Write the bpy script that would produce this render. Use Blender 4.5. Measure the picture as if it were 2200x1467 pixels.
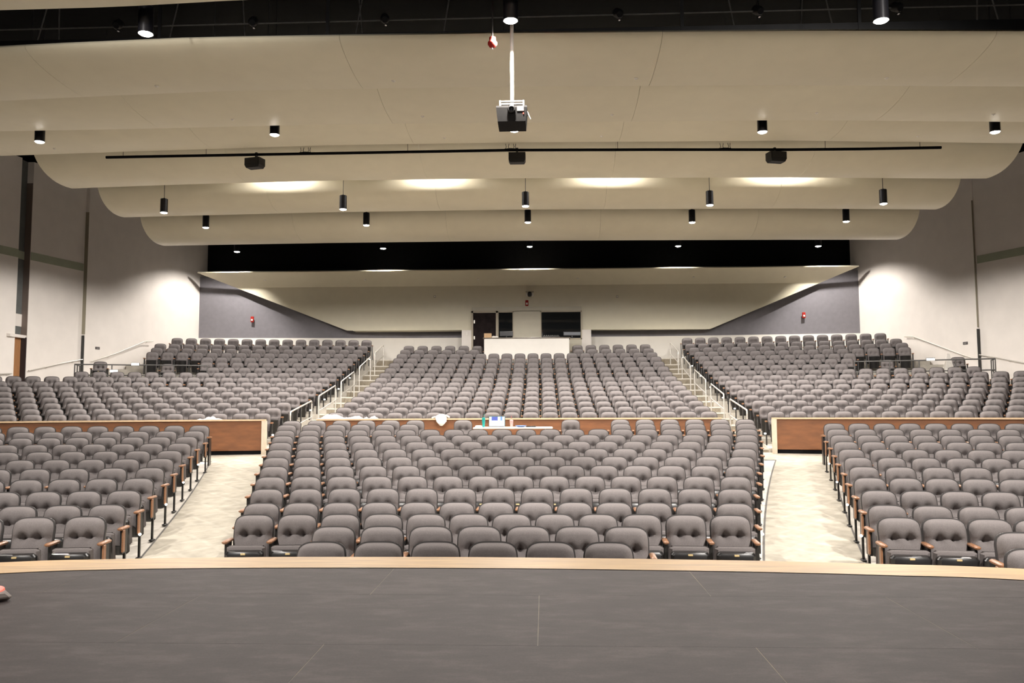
import bpy, bmesh, math, random
from mathutils import Vector, Matrix
random.seed(7)
for o in list(bpy.data.objects):
    bpy.data.objects.remove(o, do_unlink=True)
S = bpy.context.scene
COL = S.collection
PI = math.pi

# ------------------------------------------------------------------ camera, world, big lights, exposure
CAM = Vector((0.629, 0.0, 2.073))
F_PX = 1776.0
pt, ro, ya = math.radians(4.45914), math.radians(-0.23316), math.radians(2.22441)
FW = Vector((-math.sin(ya)*math.cos(pt), math.cos(ya)*math.cos(pt), math.sin(pt)))
r0 = Vector((math.cos(ya), math.sin(ya), 0)); u0 = r0.cross(FW)
RT = r0*math.cos(ro) + u0*math.sin(ro)
UP = -r0*math.sin(ro) + u0*math.cos(ro)
cd = bpy.data.cameras.new('camera'); cam = bpy.data.objects.new('camera', cd); COL.objects.link(cam)
cd.sensor_width = 36.0; cd.lens = 36.0*F_PX/2200.0; cd.clip_end = 200
M = Matrix.Identity(4)
for i in range(3):
    M[i][0], M[i][1], M[i][2], M[i][3] = RT[i], UP[i], -FW[i], CAM[i]
cam.matrix_world = M
S.camera = cam

def at(px, py, Y):
    """point of the hall at depth Y that lies on the sight line of a measured place"""
    d = FW*F_PX + RT*(px-1100.0) + UP*(733.5-py)
    return CAM + d*(Y/d.y)

w = bpy.data.worlds.new('world'); S.world = w; w.use_nodes = True
w.node_tree.nodes['Background'].inputs[0].default_value = (1.0, 0.93, 0.82, 1)
w.node_tree.nodes['Background'].inputs[1].default_value = 0.0015
S.view_settings.view_transform = 'Standard'; S.view_settings.look = 'None'
S.view_settings.gamma = 1.0; S.view_settings.use_curve_mapping = False
S.view_settings.exposure = 0.75
LAMP_W = 640.0          # each house downlight
LAMP_COL = (1.0, 0.945, 0.885)
STAGE_W = 75.0         # work lights over the stage
STAGE_COL = (1.0, 0.92, 0.86)
def big_light(name, loc, target, size, watts, col):
    l = bpy.data.lights.new(name, 'AREA'); l.shape = 'DISK'; l.size = size; l.energy = watts; l.color = col
    o = bpy.data.objects.new(name, l); COL.objects.link(o); o.location = loc
    o.rotation_euler = (Vector(target)-Vector(loc)).to_track_quat('-Z', 'Y').to_euler()
for sx in (-5.0, 0.0, 5.0):
    big_light('stage_work_light', (sx, 0.5, 8.2), (sx*0.8, 5.5, 0.9), 0.7, STAGE_W*(1+.03*sx), STAGE_COL)

AUDIENCE_FILL_W = 3500.0      # unseen fill spots added over the stage to brighten the seat fronts
for sx in (-6.2, 6.8):
    l = bpy.data.lights.new('audience_fill_spot', 'SPOT'); l.energy = AUDIENCE_FILL_W*(1+.025*sx); l.color = LAMP_COL
    l.spot_size = math.radians(74); l.spot_blend = .6; l.shadow_soft_size = .25
    o = bpy.data.objects.new('audience_fill_spot', l); COL.objects.link(o); o.location = (sx, 2.5, 8.4)
    o.rotation_euler = (Vector((sx*.72, 13.0, 0.8))-o.location).to_track_quat('-Z', 'Y').to_euler()

# ------------------------------------------------------------------ materials
def mat(name, col, rough=0.6, var=0.0, scale=20.0, bump=0.0, bscale=200.0, metal=0.0, spec=0.5, stretch=None, col2=None, detail=4.0):
    m = bpy.data.materials.new(name); m.use_nodes = True
    nt = m.node_tree; n = nt.nodes; l = nt.links; b = n['Principled BSDF']
    b.inputs['Base Color'].default_value = (*col, 1); b.inputs['Roughness'].default_value = rough
    b.inputs['Metallic'].default_value = metal; b.inputs['Specular IOR Level'].default_value = spec
    if var > 0 or bump > 0 or col2:
        tc = n.new('ShaderNodeTexCoord'); mp = n.new('ShaderNodeMapping'); l.new(tc.outputs['Object'], mp.inputs[0])
        if stretch: mp.inputs['Scale'].default_value = stretch
        if var > 0 or col2:
            nz = n.new('ShaderNodeTexNoise'); nz.inputs['Scale'].default_value = scale; nz.inputs['Detail'].default_value = detail
            l.new(mp.outputs[0], nz.inputs['Vector'])
            rp = n.new('ShaderNodeValToRGB'); l.new(nz.outputs['Fac'], rp.inputs[0])
            c2 = col2 or tuple(min(1, c*(1+var)) for c in col)
            c1 = tuple(c*(1-var) for c in col) if not col2 else col
            rp.color_ramp.elements[0].position = 0.3; rp.color_ramp.elements[1].position = 0.7
            rp.color_ramp.elements[0].color = (*c1, 1); rp.color_ramp.elements[1].color = (*c2, 1)
            l.new(rp.outputs[0], b.inputs['Base Color'])
        if bump > 0:
            n2 = n.new('ShaderNodeTexNoise'); n2.inputs['Scale'].default_value = bscale; l.new(mp.outputs[0], n2.inputs['Vector'])
            bp = n.new('ShaderNodeBump'); bp.inputs['Strength'].default_value = bump; bp.inputs['Distance'].default_value = 0.01
            l.new(n2.outputs['Fac'], bp.inputs['Height']); l.new(bp.outputs[0], b.inputs['Normal'])
    return m
def emit(name, col, strength):
    m = bpy.data.materials.new(name); m.use_nodes = True; b = m.node_tree.nodes['Principled BSDF']
    b.inputs['Base Color'].default_value = (*col, 1); b.inputs['Emission Color'].default_value = (*col, 1)
    b.inputs['Emission Strength'].default_value = strength
    return m

FABRIC = mat('grey_tweed', (0.192, 0.172, 0.168), 0.95, 0.28, 260, 0.35, 500, spec=0.15)
PIPING = mat('dark_piping', (0.05, 0.046, 0.045), 0.9, spec=0.2)
SHELL = mat('black_plastic', (0.012, 0.011, 0.011), 0.32, 0.2, 30, spec=0.5)
BLACKM = mat('black_metal', (0.02, 0.019, 0.018), 0.4, 0.2, 30, metal=0.2)
ARMWOOD = mat('arm_wood', (0.27, 0.13, 0.065), 0.4, 0.25, 40, stretch=(1, 6, 1))
BRASS = mat('number_plate_brass', (0.62, 0.48, 0.25), 0.35, metal=0.6)
CREAM = mat('cream_gypsum', (0.70, 0.645, 0.495), 0.38, 0.02, 3, 0.02, 60, spec=0.3)
WALLW = mat('wall_paint', (0.79, 0.735, 0.685), 0.8, 0.03, 2, 0.02, 90, spec=0.2)
WHITE = mat('white_paint', (0.82, 0.78, 0.72), 0.6, 0.02, 3)
GREYW = mat('grey_wall_paint', (0.20, 0.19, 0.205), 0.8, 0.05, 6, 0.05, 60, spec=0.2)
GREEN = mat('sage_green_paint', (0.36, 0.38, 0.28), 0.8, 0.04, 3)
DARKPANEL = mat('dark_slate_panel', (0.12, 0.125, 0.12), 0.7, 0.1, 6)
BLACK = mat('black_paint', (0.006, 0.006, 0.0065), 0.9, 0.2, 8, spec=0.1)
CONCRETE = mat('pale_concrete', (0.44, 0.405, 0.35), 0.8, 0.12, 5, 0.1, 60)
STEPC = mat('tan_step_carpet', (0.28, 0.24, 0.18), 0.95, 0.25, 60, 0.3, 250)
NOSING = mat('pale_step_nosing', (0.62, 0.575, 0.5), 0.7, 0.05, 20)
BROWN = mat('brown_veneer', (0.185, 0.068, 0.021), 0.55, 0.18, 3, 0.02, 60, stretch=(1, 1, 4))
RAILWOOD = mat('light_oak_rail', (0.62, 0.44, 0.27), 0.45, 0.12, 5, stretch=(1, 8, 8))
OAKPALE = mat('pale_oak_post', (0.62, 0.52, 0.40), 0.5, 0.08, 8, stretch=(4, 4, 1))
STEEL = mat('brushed_steel', (0.72, 0.68, 0.62), 0.38, 0.05, 30, metal=0.55)
GREYRAIL = mat('grey_painted_steel', (0.10, 0.095, 0.09), 0.5, 0.1, 20, metal=0.2)
RED = mat('red_plastic', (0.36, 0.022, 0.016), 0.7, 0.05, 30, spec=.2)
CHROME = mat('chrome', (0.6, 0.6, 0.6), 0.2, metal=1.0)
GLASS_DARK = mat('booth_glass', (0.010, 0.011, 0.012), 0.03, spec=0.3)
DOORWOOD = mat('door_veneer', (0.36, 0.17, 0.07), 0.5, 0.15, 4, stretch=(6, 6, 1))
LENS = emit('lamp_lens', (1.0, 0.95, 0.86), 24.0)

# stage boards: black masonite with scuffs
def stage_mat():
    m = bpy.data.materials.new('black_masonite'); m.use_nodes = True; nt = m.node_tree; n = nt.nodes; l = nt.links; b = n['Principled BSDF']
    tc = n.new('ShaderNodeTexCoord'); mp = n.new('ShaderNodeMapping'); l.new(tc.outputs['Object'], mp.inputs[0]); mp.inputs['Scale'].default_value = (1.0, 2.2, 1)
    a = n.new('ShaderNodeTexNoise'); a.inputs['Scale'].default_value = 3.6; a.inputs['Detail'].default_value = 9; a.inputs['Roughness'].default_value = 0.65; l.new(mp.outputs[0], a.inputs['Vector'])
    r = n.new('ShaderNodeValToRGB'); l.new(a.outputs['Fac'], r.inputs[0])
    e = r.color_ramp.elements; e[0].position = 0.33; e[0].color = (0.051, 0.040, 0.038, 1); e[1].position = 0.66; e[1].color = (0.086, 0.0685, 0.065, 1)
    x = r.color_ramp.elements.new(0.5); x.color = (0.061, 0.0485, 0.046, 1)
    a2 = n.new('ShaderNodeTexNoise'); a2.inputs['Scale'].default_value = 90; l.new(tc.outputs['Object'], a2.inputs['Vector'])
    mx = n.new('ShaderNodeMixRGB'); mx.blend_type = 'OVERLAY'; mx.inputs[0].default_value = 0.25; l.new(r.outputs[0], mx.inputs[1]); l.new(a2.outputs['Fac'], mx.inputs[2])
    m3 = n.new('ShaderNodeMapping'); m3.inputs['Scale'].default_value = (1.3, 4.0, 1); m3.inputs['Rotation'].default_value = (0, 0, .25); l.new(tc.outputs['Object'], m3.inputs[0])
    a3 = n.new('ShaderNodeTexNoise'); a3.inputs['Scale'].default_value = 4.5; a3.inputs['Detail'].default_value = 10; a3.inputs['Roughness'].default_value = .75; l.new(m3.outputs[0], a3.inputs['Vector'])
    r3 = n.new('ShaderNodeValToRGB'); r3.color_ramp.elements[0].position = .62; r3.color_ramp.elements[1].position = .78; r3.color_ramp.elements[1].color = (.45, .45, .45, 1); l.new(a3.outputs['Fac'], r3.inputs[0])
    m4 = n.new('ShaderNodeMixRGB'); l.new(r3.outputs[0], m4.inputs[0]); l.new(mx.outputs[0], m4.inputs[1]); m4.inputs[2].default_value = (.17, .15, .135, 1); mx = m4
    l.new(mx.outputs[0], b.inputs['Base Color']); b.inputs['Roughness'].default_value = 0.72; b.inputs['Specular IOR Level'].default_value = 0.22
    return m
MASONITE = stage_mat()
SEAM = mat('worn_seam', (0.10, 0.09, 0.08), 0.8, 0, 3.0, col2=(0.27, 0.22, 0.15))
EDGEWOOD = mat('honey_oak_nosing', (0.42, 0.25, 0.088), 0.5, 0.2, 2.2, stretch=(1, 9, 1), detail=8)

def carpet_mat():
    m = bpy.data.materials.new('beige_lattice_carpet'); m.use_nodes = True; nt = m.node_tree; n = nt.nodes; l = nt.links; b = n['Principled BSDF']
    tc = n.new('ShaderNodeTexCoord'); mp = n.new('ShaderNodeMapping'); l.new(tc.outputs['Object'], mp.inputs[0]); mp.inputs['Rotation'].default_value = (0, 0, PI/4)
    w1 = n.new('ShaderNodeTexWave'); w1.inputs['Scale'].default_value = 0.62; w1.inputs['Distortion'].default_value = 0.6; w1.inputs['Detail Scale'].default_value = 2; l.new(mp.outputs[0], w1.inputs['Vector']); w1.bands_direction = 'X'
    w2 = n.new('ShaderNodeTexWave'); w2.inputs['Scale'].default_value = 0.62; w2.inputs['Distortion'].default_value = 0.6; w2.inputs['Detail Scale'].default_value = 2; l.new(mp.outputs[0], w2.inputs['Vector']); w2.bands_direction = 'Y'
    mxm = n.new('ShaderNodeMath'); mxm.operation = 'MAXIMUM'; l.new(w1.outputs['Fac'], mxm.inputs[0]); l.new(w2.outputs['Fac'], mxm.inputs[1])
    r = n.new('ShaderNodeValToRGB'); l.new(mxm.outputs[0], r.inputs[0]); e = r.color_ramp.elements
    e[0].position = 0.92; e[0].color = (0.43, 0.392, 0.325, 1); e[1].position = 1.0; e[1].color = (0.47, 0.43, 0.36, 1)
    nz = n.new('ShaderNodeTexNoise'); nz.inputs['Scale'].default_value = 5; nz.inputs['Detail'].default_value = 8; l.new(tc.outputs['Object'], nz.inputs['Vector'])
    mx = n.new('ShaderNodeMixRGB'); mx.blend_type = 'OVERLAY'; mx.inputs[0].default_value = 0.35; l.new(r.outputs[0], mx.inputs[1]); l.new(nz.outputs['Fac'], mx.inputs[2])
    l.new(mx.outputs[0], b.inputs['Base Color']); b.inputs['Roughness'].default_value = 0.95; b.inputs['Specular IOR Level'].default_value = 0.1
    return m
CARPET = carpet_mat()

# ------------------------------------------------------------------ helpers
def mesh_obj(name, verts, faces, mats, parent=None, loc=(0, 0, 0), fm=None, smooth=False):
    me = bpy.data.meshes.new(name); me.from_pydata([tuple(v) for v in verts], [], faces); 
    for m in (mats if isinstance(mats, (list, tuple)) else [mats]): me.materials.append(m)
    if fm: me.polygons.foreach_set('material_index', fm)
    if smooth: me.polygons.foreach_set('use_smooth', [True]*len(me.polygons))
    me.update()
    o = bpy.data.objects.new(name, me); COL.objects.link(o); o.location = loc
    if parent: o.parent = parent
    return o
class MB:
    """collects verts and faces with material slots"""
    def __init__(s): s.v = []; s.f = []; s.m = []
    def add(s, vs, fs, m=0):
        k = len(s.v); s.v += [Vector(v) for v in vs]; s.f += [tuple(i+k for i in f) for f in fs]; s.m += [m]*len(fs); return s
    def box(s, c, d, m=0, rx=0.0, rz=0.0, bev=0.0):
        x, y, z = d[0]/2, d[1]/2, d[2]/2
        if bev > 0:
            vs = []; 
            for sz in (-1, 1):
                zz = z*sz
                for (px, py) in ((-1, -1), (1, -1), (1, 1), (-1, 1)):
                    pass
            b = min(bev, x*.9, y*.9, z*.9)
            rings = [(-z, x-b, y-b), (-z+b, x, y), (z-b, x, y), (z, x-b, y-b)]
            for zz, ax, ay in rings:
                c8 = [(-ax+b, -ay), (ax-b, -ay), (ax, -ay+b), (ax, ay-b), (ax-b, ay), (-ax+b, ay), (-ax, ay-b), (-ax, -ay+b)]
                vs += [(p, q, zz) for p, q in c8]
            fs = [tuple(reversed(range(8))), tuple(range(24, 32))]
            for r in range(3):
                for i in range(8):
                    j = (i+1) % 8; fs.append((r*8+i, r*8+j, r*8+8+j, r*8+8+i))
        else:
            vs = [(-x, -y, -z), (x, -y, -z), (x, y, -z), (-x, y, -z), (-x, -y, z), (x, -y, z), (x, y, z), (-x, y, z)]
            fs = [(0, 3, 2, 1), (4, 5, 6, 7), (0, 1, 5, 4), (1, 2, 6, 5), (2, 3, 7, 6), (3, 0, 4, 7)]
        R = Matrix.Rotation(rz, 3, 'Z') @ Matrix.Rotation(rx, 3, 'X')
        return s.add([R @ Vector(v) + Vector(c) for v in vs], fs, m)
    def tube(s, pts, r, n=8, m=0, cap=True):
        pts = [Vector(p) for p in pts]; vs = []; fs = []
        for i, p in enumerate(pts):
            d = (pts[min(i+1, len(pts)-1)] - pts[max(i-1, 0)]).normalized()
            a = d.orthogonal().normalized() if abs(d.z) > .99 else d.cross(Vector((0, 0, 1))).normalized()
            b = d.cross(a).normalized()
            for k in range(n):
                t = 2*PI*k/n; vs.append(p + a*math.cos(t)*r + b*math.sin(t)*r)
        for i in range(len(pts)-1):
            for k in range(n):
                j = (k+1) % n; fs.append((i*n+k, i*n+j, (i+1)*n+j, (i+1)*n+k))
        if cap: fs += [tuple(reversed(range(n))), tuple(range((len(pts)-1)*n, len(pts)*n))]
        return s.add(vs, fs, m)
    def lathe(s, prof, c, n=20, m=0):
        """prof: (radius, z) list"""
        vs = []; fs = []; c = Vector(c)
        for r, z in prof:
            for k in range(n):
                t = 2*PI*k/n; vs.append(c + Vector((math.cos(t)*r, math.sin(t)*r, z)))
        for i in range(len(prof)-1):
            for k in range(n):
                j = (k+1) % n; fs.append((i*n+k, i*n+j, (i+1)*n+j, (i+1)*n+k))
        if prof[0][0] > 1e-4: fs.append(tuple(reversed(range(n))))
        if prof[-1][0] > 1e-4: fs.append(tuple(range((len(prof)-1)*n, len(prof)*n)))
        return s.add(vs, fs, m)
    def build(s, name, mats, parent=None, loc=(0, 0, 0), smooth=False):
        c = Vector(loc)
        o = mesh_obj(name, s.v, s.f, mats, parent, loc, s.m, smooth)
        if smooth:
            try: o.data.set_sharp_from_angle(angle=0.7)
            except Exception: pass
        return o
def tag(o, label, cat, group=None, kind=None):
    o['label'] = label; o['category'] = cat
    if group: o['group'] = group
    if kind: o['kind'] = kind
    return o
def thing(name, label, cat, loc=(0, 0, 0), rz=0.0, group=None, kind=None):
    o = bpy.data.objects.new(name, None); COL.objects.link(o); o.location = loc; o.rotation_euler = (0, 0, rz); o.empty_display_size = .1
    return tag(o, label, cat, group, kind)
def struct(o, label=None):
    o['kind'] = 'structure'
    if label: o['label'] = label
    return o
def sroot(name):
    o = bpy.data.objects.new(name, None); COL.objects.link(o); o['kind'] = 'structure'; return o
ORD = ['first', 'second', 'third', 'fourth', 'fifth', 'sixth', 'seventh', 'eighth', 'ninth', 'tenth', 'eleventh', 'twelfth', 'thirteenth', 'fourteenth', 'fifteenth', 'sixteenth', 'seventeenth', 'eighteenth', 'nineteenth', 'twentieth']

# ------------------------------------------------------------------ layout of the hall (metres; z=0 front floor, y into the hall)
YCF, YCR, RF0, RR0, PR, PF = -27.501, -10.359, 34.936, 32.966, 0.8889, 0.95
ZF = [0.0, 0.0, 0.0, 0.021, 0.099, 0.181, 0.266, 0.348, 0.431, 0.52, 0.611, 0.698, 0.792, 0.868]
ZR = [1.035, 1.174, 1.329, 1.496, 1.668, 1.837, 2.012, 2.2, 2.399, 2.619, 2.849, 3.08, 3.307, 3.529, 3.752, 4.06]
CEN = [(1, 6, -0.03897, 0.03383), (2, 7, -0.04159, 0.03987), (3, 12, -0.07102, 0.07184), (4, 13, -0.07564, 0.07697), (5, 13, -0.08037, 0.08062), (6, 14, -0.08513, 0.08446), (7, 15, -0.08947, 0.0893), (8, 16, -0.094, 0.09314), (9, 17, -0.0978, 0.09749), (10, 18, -0.10193, 0.1014), (11, 19, -0.10561, 0.10457), (12, 20, -0.109, 0.1076), (13, 6, -0.11217, -0.0528), (13, 6, 0.05074, 0.10987), (14, 6, -0.11358, -0.05195), (14, 1, -0.02781, -0.02781), (14, 1, 0.02639, 0.02639), (14, 6, 0.05111, 0.11197)]
LEF = [(3, 3, -0.12079, -0.15015), (4, 3, -0.12453, -0.1519), (5, 4, -0.12851, -0.16787), (6, 5, -0.13233, -0.18346), (7, 5, -0.13601, -0.19136), (8, 6, -0.13953, -0.20553), (9, 6, -0.14279, -0.20677), (10, 7, -0.14522, -0.21578), (11, 8, -0.14824, -0.22962), (12, 8, -0.1506, -0.23702), (13, 9, -0.15345, -0.24602)]
RIG = [(1, 1, 0.13374, 0.13374), (2, 1, 0.14142, 0.14142), (3, 4, 0.11925, 0.15571), (4, 4, 0.12307, 0.16238), (5, 5, 0.12706, 0.1765), (6, 5, 0.13035, 0.17736), (7, 5, 0.13402, 0.18479), (8, 6, 0.13722, 0.19864), (9, 6, 0.13976, 0.20016), (10, 7, 0.14227, 0.20833), (11, 8, 0.14496, 0.22341), (12, 8, 0.1475, 0.22917), (13, 9, 0.14978, 0.2377)]
REAR = [(1, 20, -0.1524, 0.15187), (2, 20, -0.14821, 0.14766), (3, 20, -0.14453, 0.14362), (4, 20, -0.14079, 0.14021), (5, 20, -0.13793, 0.1365), (6, 20, -0.1343, 0.13296), (7, 20, -0.13149, 0.13036), (8, 20, -0.12835, 0.1266), (9, 20, -0.12646, 0.12341), (10, 20, -0.1232, 0.12144), (11, 20, -0.12094, 0.11793), (12, 20, -0.11848, 0.11579), (13, 20, -0.11639, 0.11258), (14, 6, -0.11454, -0.05047), (14, 6, 0.04565, 0.10977), (15, 6, -0.11245, -0.04843), (15, 6, 0.04491, 0.1074)]
RLEFT = [(1, 13, -0.41163, -0.21062), (2, 14, -0.41702, -0.20539), (3, 15, -0.42215, -0.20016), (4, 16, -0.42703, -0.19544), (5, 17, -0.43167, -0.19069), (6, 18, -0.43609, -0.18654), (7, 17, -0.41368, -0.18299), (8, 18, -0.40854, -0.17878), (9, 16, -0.37689, -0.17437), (10, 9, -0.27638, -0.1712), (11, 10, -0.28422, -0.16774), (12, 11, -0.28621, -0.16455), (13, 15, -0.33326, -0.16164), (14, 15, -0.33211, -0.15818), (15, 16, -0.33165, -0.15507), (16, 15, -0.31994, -0.15273)]
RRIGHT = [(1, 12, 0.20371, 0.38704), (2, 13, 0.19875, 0.39101), (3, 14, 0.19461, 0.3948), (4, 15, 0.18976, 0.39842), (5, 16, 0.18509, 0.40186), (6, 17, 0.18009, 0.40513), (7, 17, 0.17729, 0.40826), (8, 17, 0.17245, 0.39743), (9, 16, 0.16852, 0.36725), (10, 9, 0.1649, 0.27024), (11, 10, 0.16149, 0.27668), (12, 11, 0.15842, 0.28014), (13, 15, 0.15525, 0.32468), (14, 15, 0.15117, 0.32438), (15, 16, 0.14824, 0.3215), (16, 15, 0.14591, 0.31081)]
def fpol(r, a): return (r*math.sin(a), YCF + r*math.cos(a))
def rpol(r, a): return (r*math.sin(a), YCR + r*math.cos(a))
def floor_z(r):
    t = (r - RF0)/PF
    if t <= 0: return ZF[0]
    if t >= 13: return min(ZF[13] + (t-13)*0.075, 0.95)
    i = int(t); return ZF[i] + (ZF[i+1]-ZF[i])*(t-i)
STAGE_Z = 0.965
def wall_x(Y, sd=1):     # inner face of the side walls (sd -1 left, 1 right)
    if sd < 0: return 16.55 + 0.203*(30-Y) if Y < 30 else 16.55 - 0.289*(Y-30)
    return 16.15 + 0.40*(30-Y) if Y < 30 else 16.15 - 0.302*(Y-30)

# ------------------------------------------------------------------ floor
mb = MB(); NR, NA = 56, 40
rs = [31.0 + i*(48.25-31.0)/(NR-1) for i in range(NR)]
vs = []; fs = []
for r in rs:
    am = 0.36
    for k in range(NA):
        a = -am + 2*am*k/(NA-1); x, y = fpol(r, a); vs.append((x, y, floor_z(r)))
for i in range(NR-1):
    for k in range(NA-1):
        q = i*NA+k; fs.append((q, q+1, q+NA+1, q+NA))
FLOORC = mat('bright_concrete', (0.62, 0.575, 0.51), 0.8, 0.1, 5, 0.1, 60)
floor = struct(mesh_obj('floor', vs, fs, FLOORC, smooth=True), 'pale concrete floor sloping up under the front seats')
def carpet_strip(sign):
    vs = []; fs = []; n = 40
    for i in range(n):
        r = 33.0 + (47.0-33.0)*i/(n-1); t = (r-38.9)/(46.2-38.9)
        a0 = 0.0905 + (0.122-0.0905)*t; a1 = 0.1225 + (0.148-0.1225)*t
        for k in range(5):
            a = sign*(a0+(a1-a0)*k/4); x, y = fpol(r, a); vs.append((x, y, floor_z(r)+0.012))
    for i in range(n-1):
        for k in range(4):
            q = i*5+k; f = (q, q+1, q+6, q+5); fs.append(f if sign > 0 else f[::-1])
    n0 = len(vs); m = 24
    for i in range(3):
        r = 46.8 + 0.72*i
        for k in range(m):
            a = sign*(0.119 + (0.36-0.119)*k/(m-1)); x, y = fpol(r, a); vs.append((x, y, floor_z(r)+0.013))
    for i in range(2):
        for k in range(m-1):
            q = n0+i*m+k; f = (q, q+1, q+m+1, q+m); fs.append(f if sign > 0 else f[::-1])
    o = mesh_obj('carpet', vs, fs, CARPET, floor, smooth=True)
    # dark edging strip along the carpet
    mbb = MB()
    for which in (0, 1):
        pts = []
        for i in range(30):
            r = 33.0 + (46.8-33.0)*i/29; t = (r-38.9)/(46.2-38.9)
            a = (0.0905+(0.122-0.0905)*t) if which == 0 else (0.1225+(0.148-0.1225)*t)
            x, y = fpol(r, sign*a); pts.append(Vector((x, y, floor_z(r)+0.014)))
        for p, q in zip(pts, pts[1:]):
            mbb.add([p+Vector((-.014, 0, 0)), p+Vector((.014, 0, 0)), q+Vector((.014, 0, 0)), q+Vector((-.014, 0, 0))], [(0, 1, 2, 3)])
    mbb.build('carpet_edging', mat('carpet_edging_grey', (0.12, 0.11, 0.10), .8), floor)
carpet_strip(-1); carpet_strip(1)

# terraces of the rear seating
terr = sroot('floor_terraces'); terr['label'] = 'stepped concrete terraces carrying the rear seats'
def sector(r_a, r_b, a0, a1, z0, z1, n=24, pol=rpol):
    vs = []; fs = []
    for k in range(n):
        a = a0+(a1-a0)*k/(n-1)
        for r, z in ((r_a, z0), (r_a, z1), (r_b, z1), (r_b, z0)):
            x, y = pol(r, a); vs.append((x, y, z))
    for k in range(n-1):
        q = k*4
        for i in range(4):
            j = (i+1) % 4; fs.append((q+i, q+4+i, q+4+j, q+j))
    fs += [(0, 1, 2, 3), tuple(len(vs)-4+i for i in (3, 2, 1, 0))]
    return vs, fs
def phi_wall(r, sd=1):
    a = 0.3
    for _ in range(30):
        y = YCR + r*math.cos(a); a = math.asin(min(.95, (wall_x(y, sd)-0.02)/r))
    return a
for j in range(16):
    r = RR0 + PR*j
    ra = r-0.42 if j > 0 else 31.12
    rb = r-0.42+PR if j < 15 else r+0.9
    aL, aR = (phi_wall(r, -1), phi_wall(r, 1)) if not 9 <= j <= 11 else (0.288, 0.288)
    z0 = ZR[j-1]-0.05 if j > 0 else 0.9
    vs, fs = sector(ra, rb, -aL, aR, z0, ZR[j], 36)
    mesh_obj('terrace_step', vs, fs, CONCRETE, terr)
# flat landing behind the last row
vs, fs = sector(46.9, 50.0, -0.31, 0.31, 3.7, 4.05, 30)
vs = [(x, min(y, 36.85), z) for x, y, z in vs]
mesh_obj('landing', vs, fs, CONCRETE, terr)
# aisle steps with carpeted risers and pale nosings
for side, inner, outer in ((-1, REAR, RLEFT), (1, REAR, RRIGHT)):
    for j in range(16):
        r = RR0 + PR*j
        jj = min(j, 12)
        ce = [t for t in REAR if t[0] == min(j+1, 15)]
        ci = (ce[0][2] if side < 0 else ce[-1][3])
        se = outer[j]; si = se[3] if side < 0 else se[2]
        a_in = abs(ci)+0.011; a_out = abs(si)-0.010
        ra = r-0.42 if j > 0 else 31.12
        rb = ra + PR if j < 15 else ra+1.0
        if j == 0: rb = r-0.42+PR
        b = MB()
        zt = ZR[j]; zb = ZR[j-1] if j > 0 else 0.93
        n = 4
        for k in range(n-1):
            A = [side*(a_in+(a_out-a_in)*q/(n-1)) for q in (k, k+1)]
            def P(rr, aa, z): x, y = rpol(rr, aa); return (x, y, z)
            b.add([P(ra-.012, A[0], zb), P(ra-.012, A[1], zb), P(ra-.012, A[1], zt-.03), P(ra-.012, A[0], zt-.03)], [(0, 1, 2, 3) if side > 0 else (3, 2, 1, 0)], 0)
            b.add([P(ra-.02, A[0], zt-.035), P(ra-.02, A[1], zt-.035), P(ra-.02, A[1], zt+.008), P(ra-.02, A[0], zt+.008), P(ra+.11, A[0], zt+.008), P(ra+.11, A[1], zt+.008)],
                  [(0, 1, 2, 3), (3, 2, 5, 4)] if side > 0 else [(3, 2, 1, 0), (4, 5, 2, 3)], 1)
            b.add([P(ra+.11, A[0], zt+.006), P(ra+.11, A[1], zt+.006), P(rb, A[1], zt+.006), P(rb, A[0], zt+.006)], [(0, 1, 2, 3) if side > 0 else (3, 2, 1, 0)], 0)
        b.build('aisle_step', [STEPC, NOSING], terr)

# ------------------------------------------------------------------ stage
stage = thing('stage_platform', 'black stage floor with a curved honey oak front edge', 'stage', (0, 0, 0))
OUT = [(-7.5, 4.35), (-5.4, 5.22), (-3.292, 5.901), (-2.547, 6.041), (-1.682, 6.13), (-0.854, 6.16), (0.383, 6.16), (1.595, 6.10), (2.368, 6.034), (2.983, 5.949), (3.846, 5.796), (6.0, 5.1), (8.0, 4.1)]
INN = [(-7.2, 3.95), (-5.1, 4.83), (-3.027, 5.507), (-2.309, 5.655), (-1.522, 5.72), (-0.754, 5.742), (0.399, 5.742), (1.526, 5.685), (2.25, 5.63), (2.85, 5.555), (3.65, 5.42), (5.8, 4.72), (7.7, 3.72)]
def smooth_curve(P, n=8):
    out = []
    for i in range(len(P)-1):
        p0, p1, p2, p3 = P[max(i-1, 0)], P[i], P[i+1], P[min(i+2, len(P)-1)]
        for k in range(n):
            t = k/n
            out.append(tuple(.5*((2*p1[c])+(-p0[c]+p2[c])*t+(2*p0[c]-5*p1[c]+4*p2[c]-p3[c])*t*t+(-p0[c]+3*p1[c]-3*p2[c]+p3[c])*t**3) for c in (0, 1)))
    out.append(P[-1]); return out
OC, IC = smooth_curve(OUT), smooth_curve(INN)
b = MB(); n = len(OC)
for i in range(n-1):
    (x0, y0), (x1, y1), (u0_, v0_), (u1_, v1_) = OC[i], OC[i+1], IC[i], IC[i+1]
    Z = STAGE_Z+0.004
    b.add([(u0_, v0_, Z), (x0, y0-.012, Z), (x1, y1-.012, Z), (u1_, v1_, Z), (x0, y0, Z-.012), (x1, y1, Z-.012), (x0, y0, Z-.05), (x1, y1, Z-.05), (x0, y0-.03, Z-.05), (x1, y1-.03, Z-.05)],
          [(0, 1, 2, 3)[::-1], (1, 4, 5, 2)[::-1], (4, 6, 7, 5)[::-1], (6, 8, 9, 7)[::-1]])
b.build('oak_nosing', EDGEWOOD, stage)
b = MB()
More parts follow.
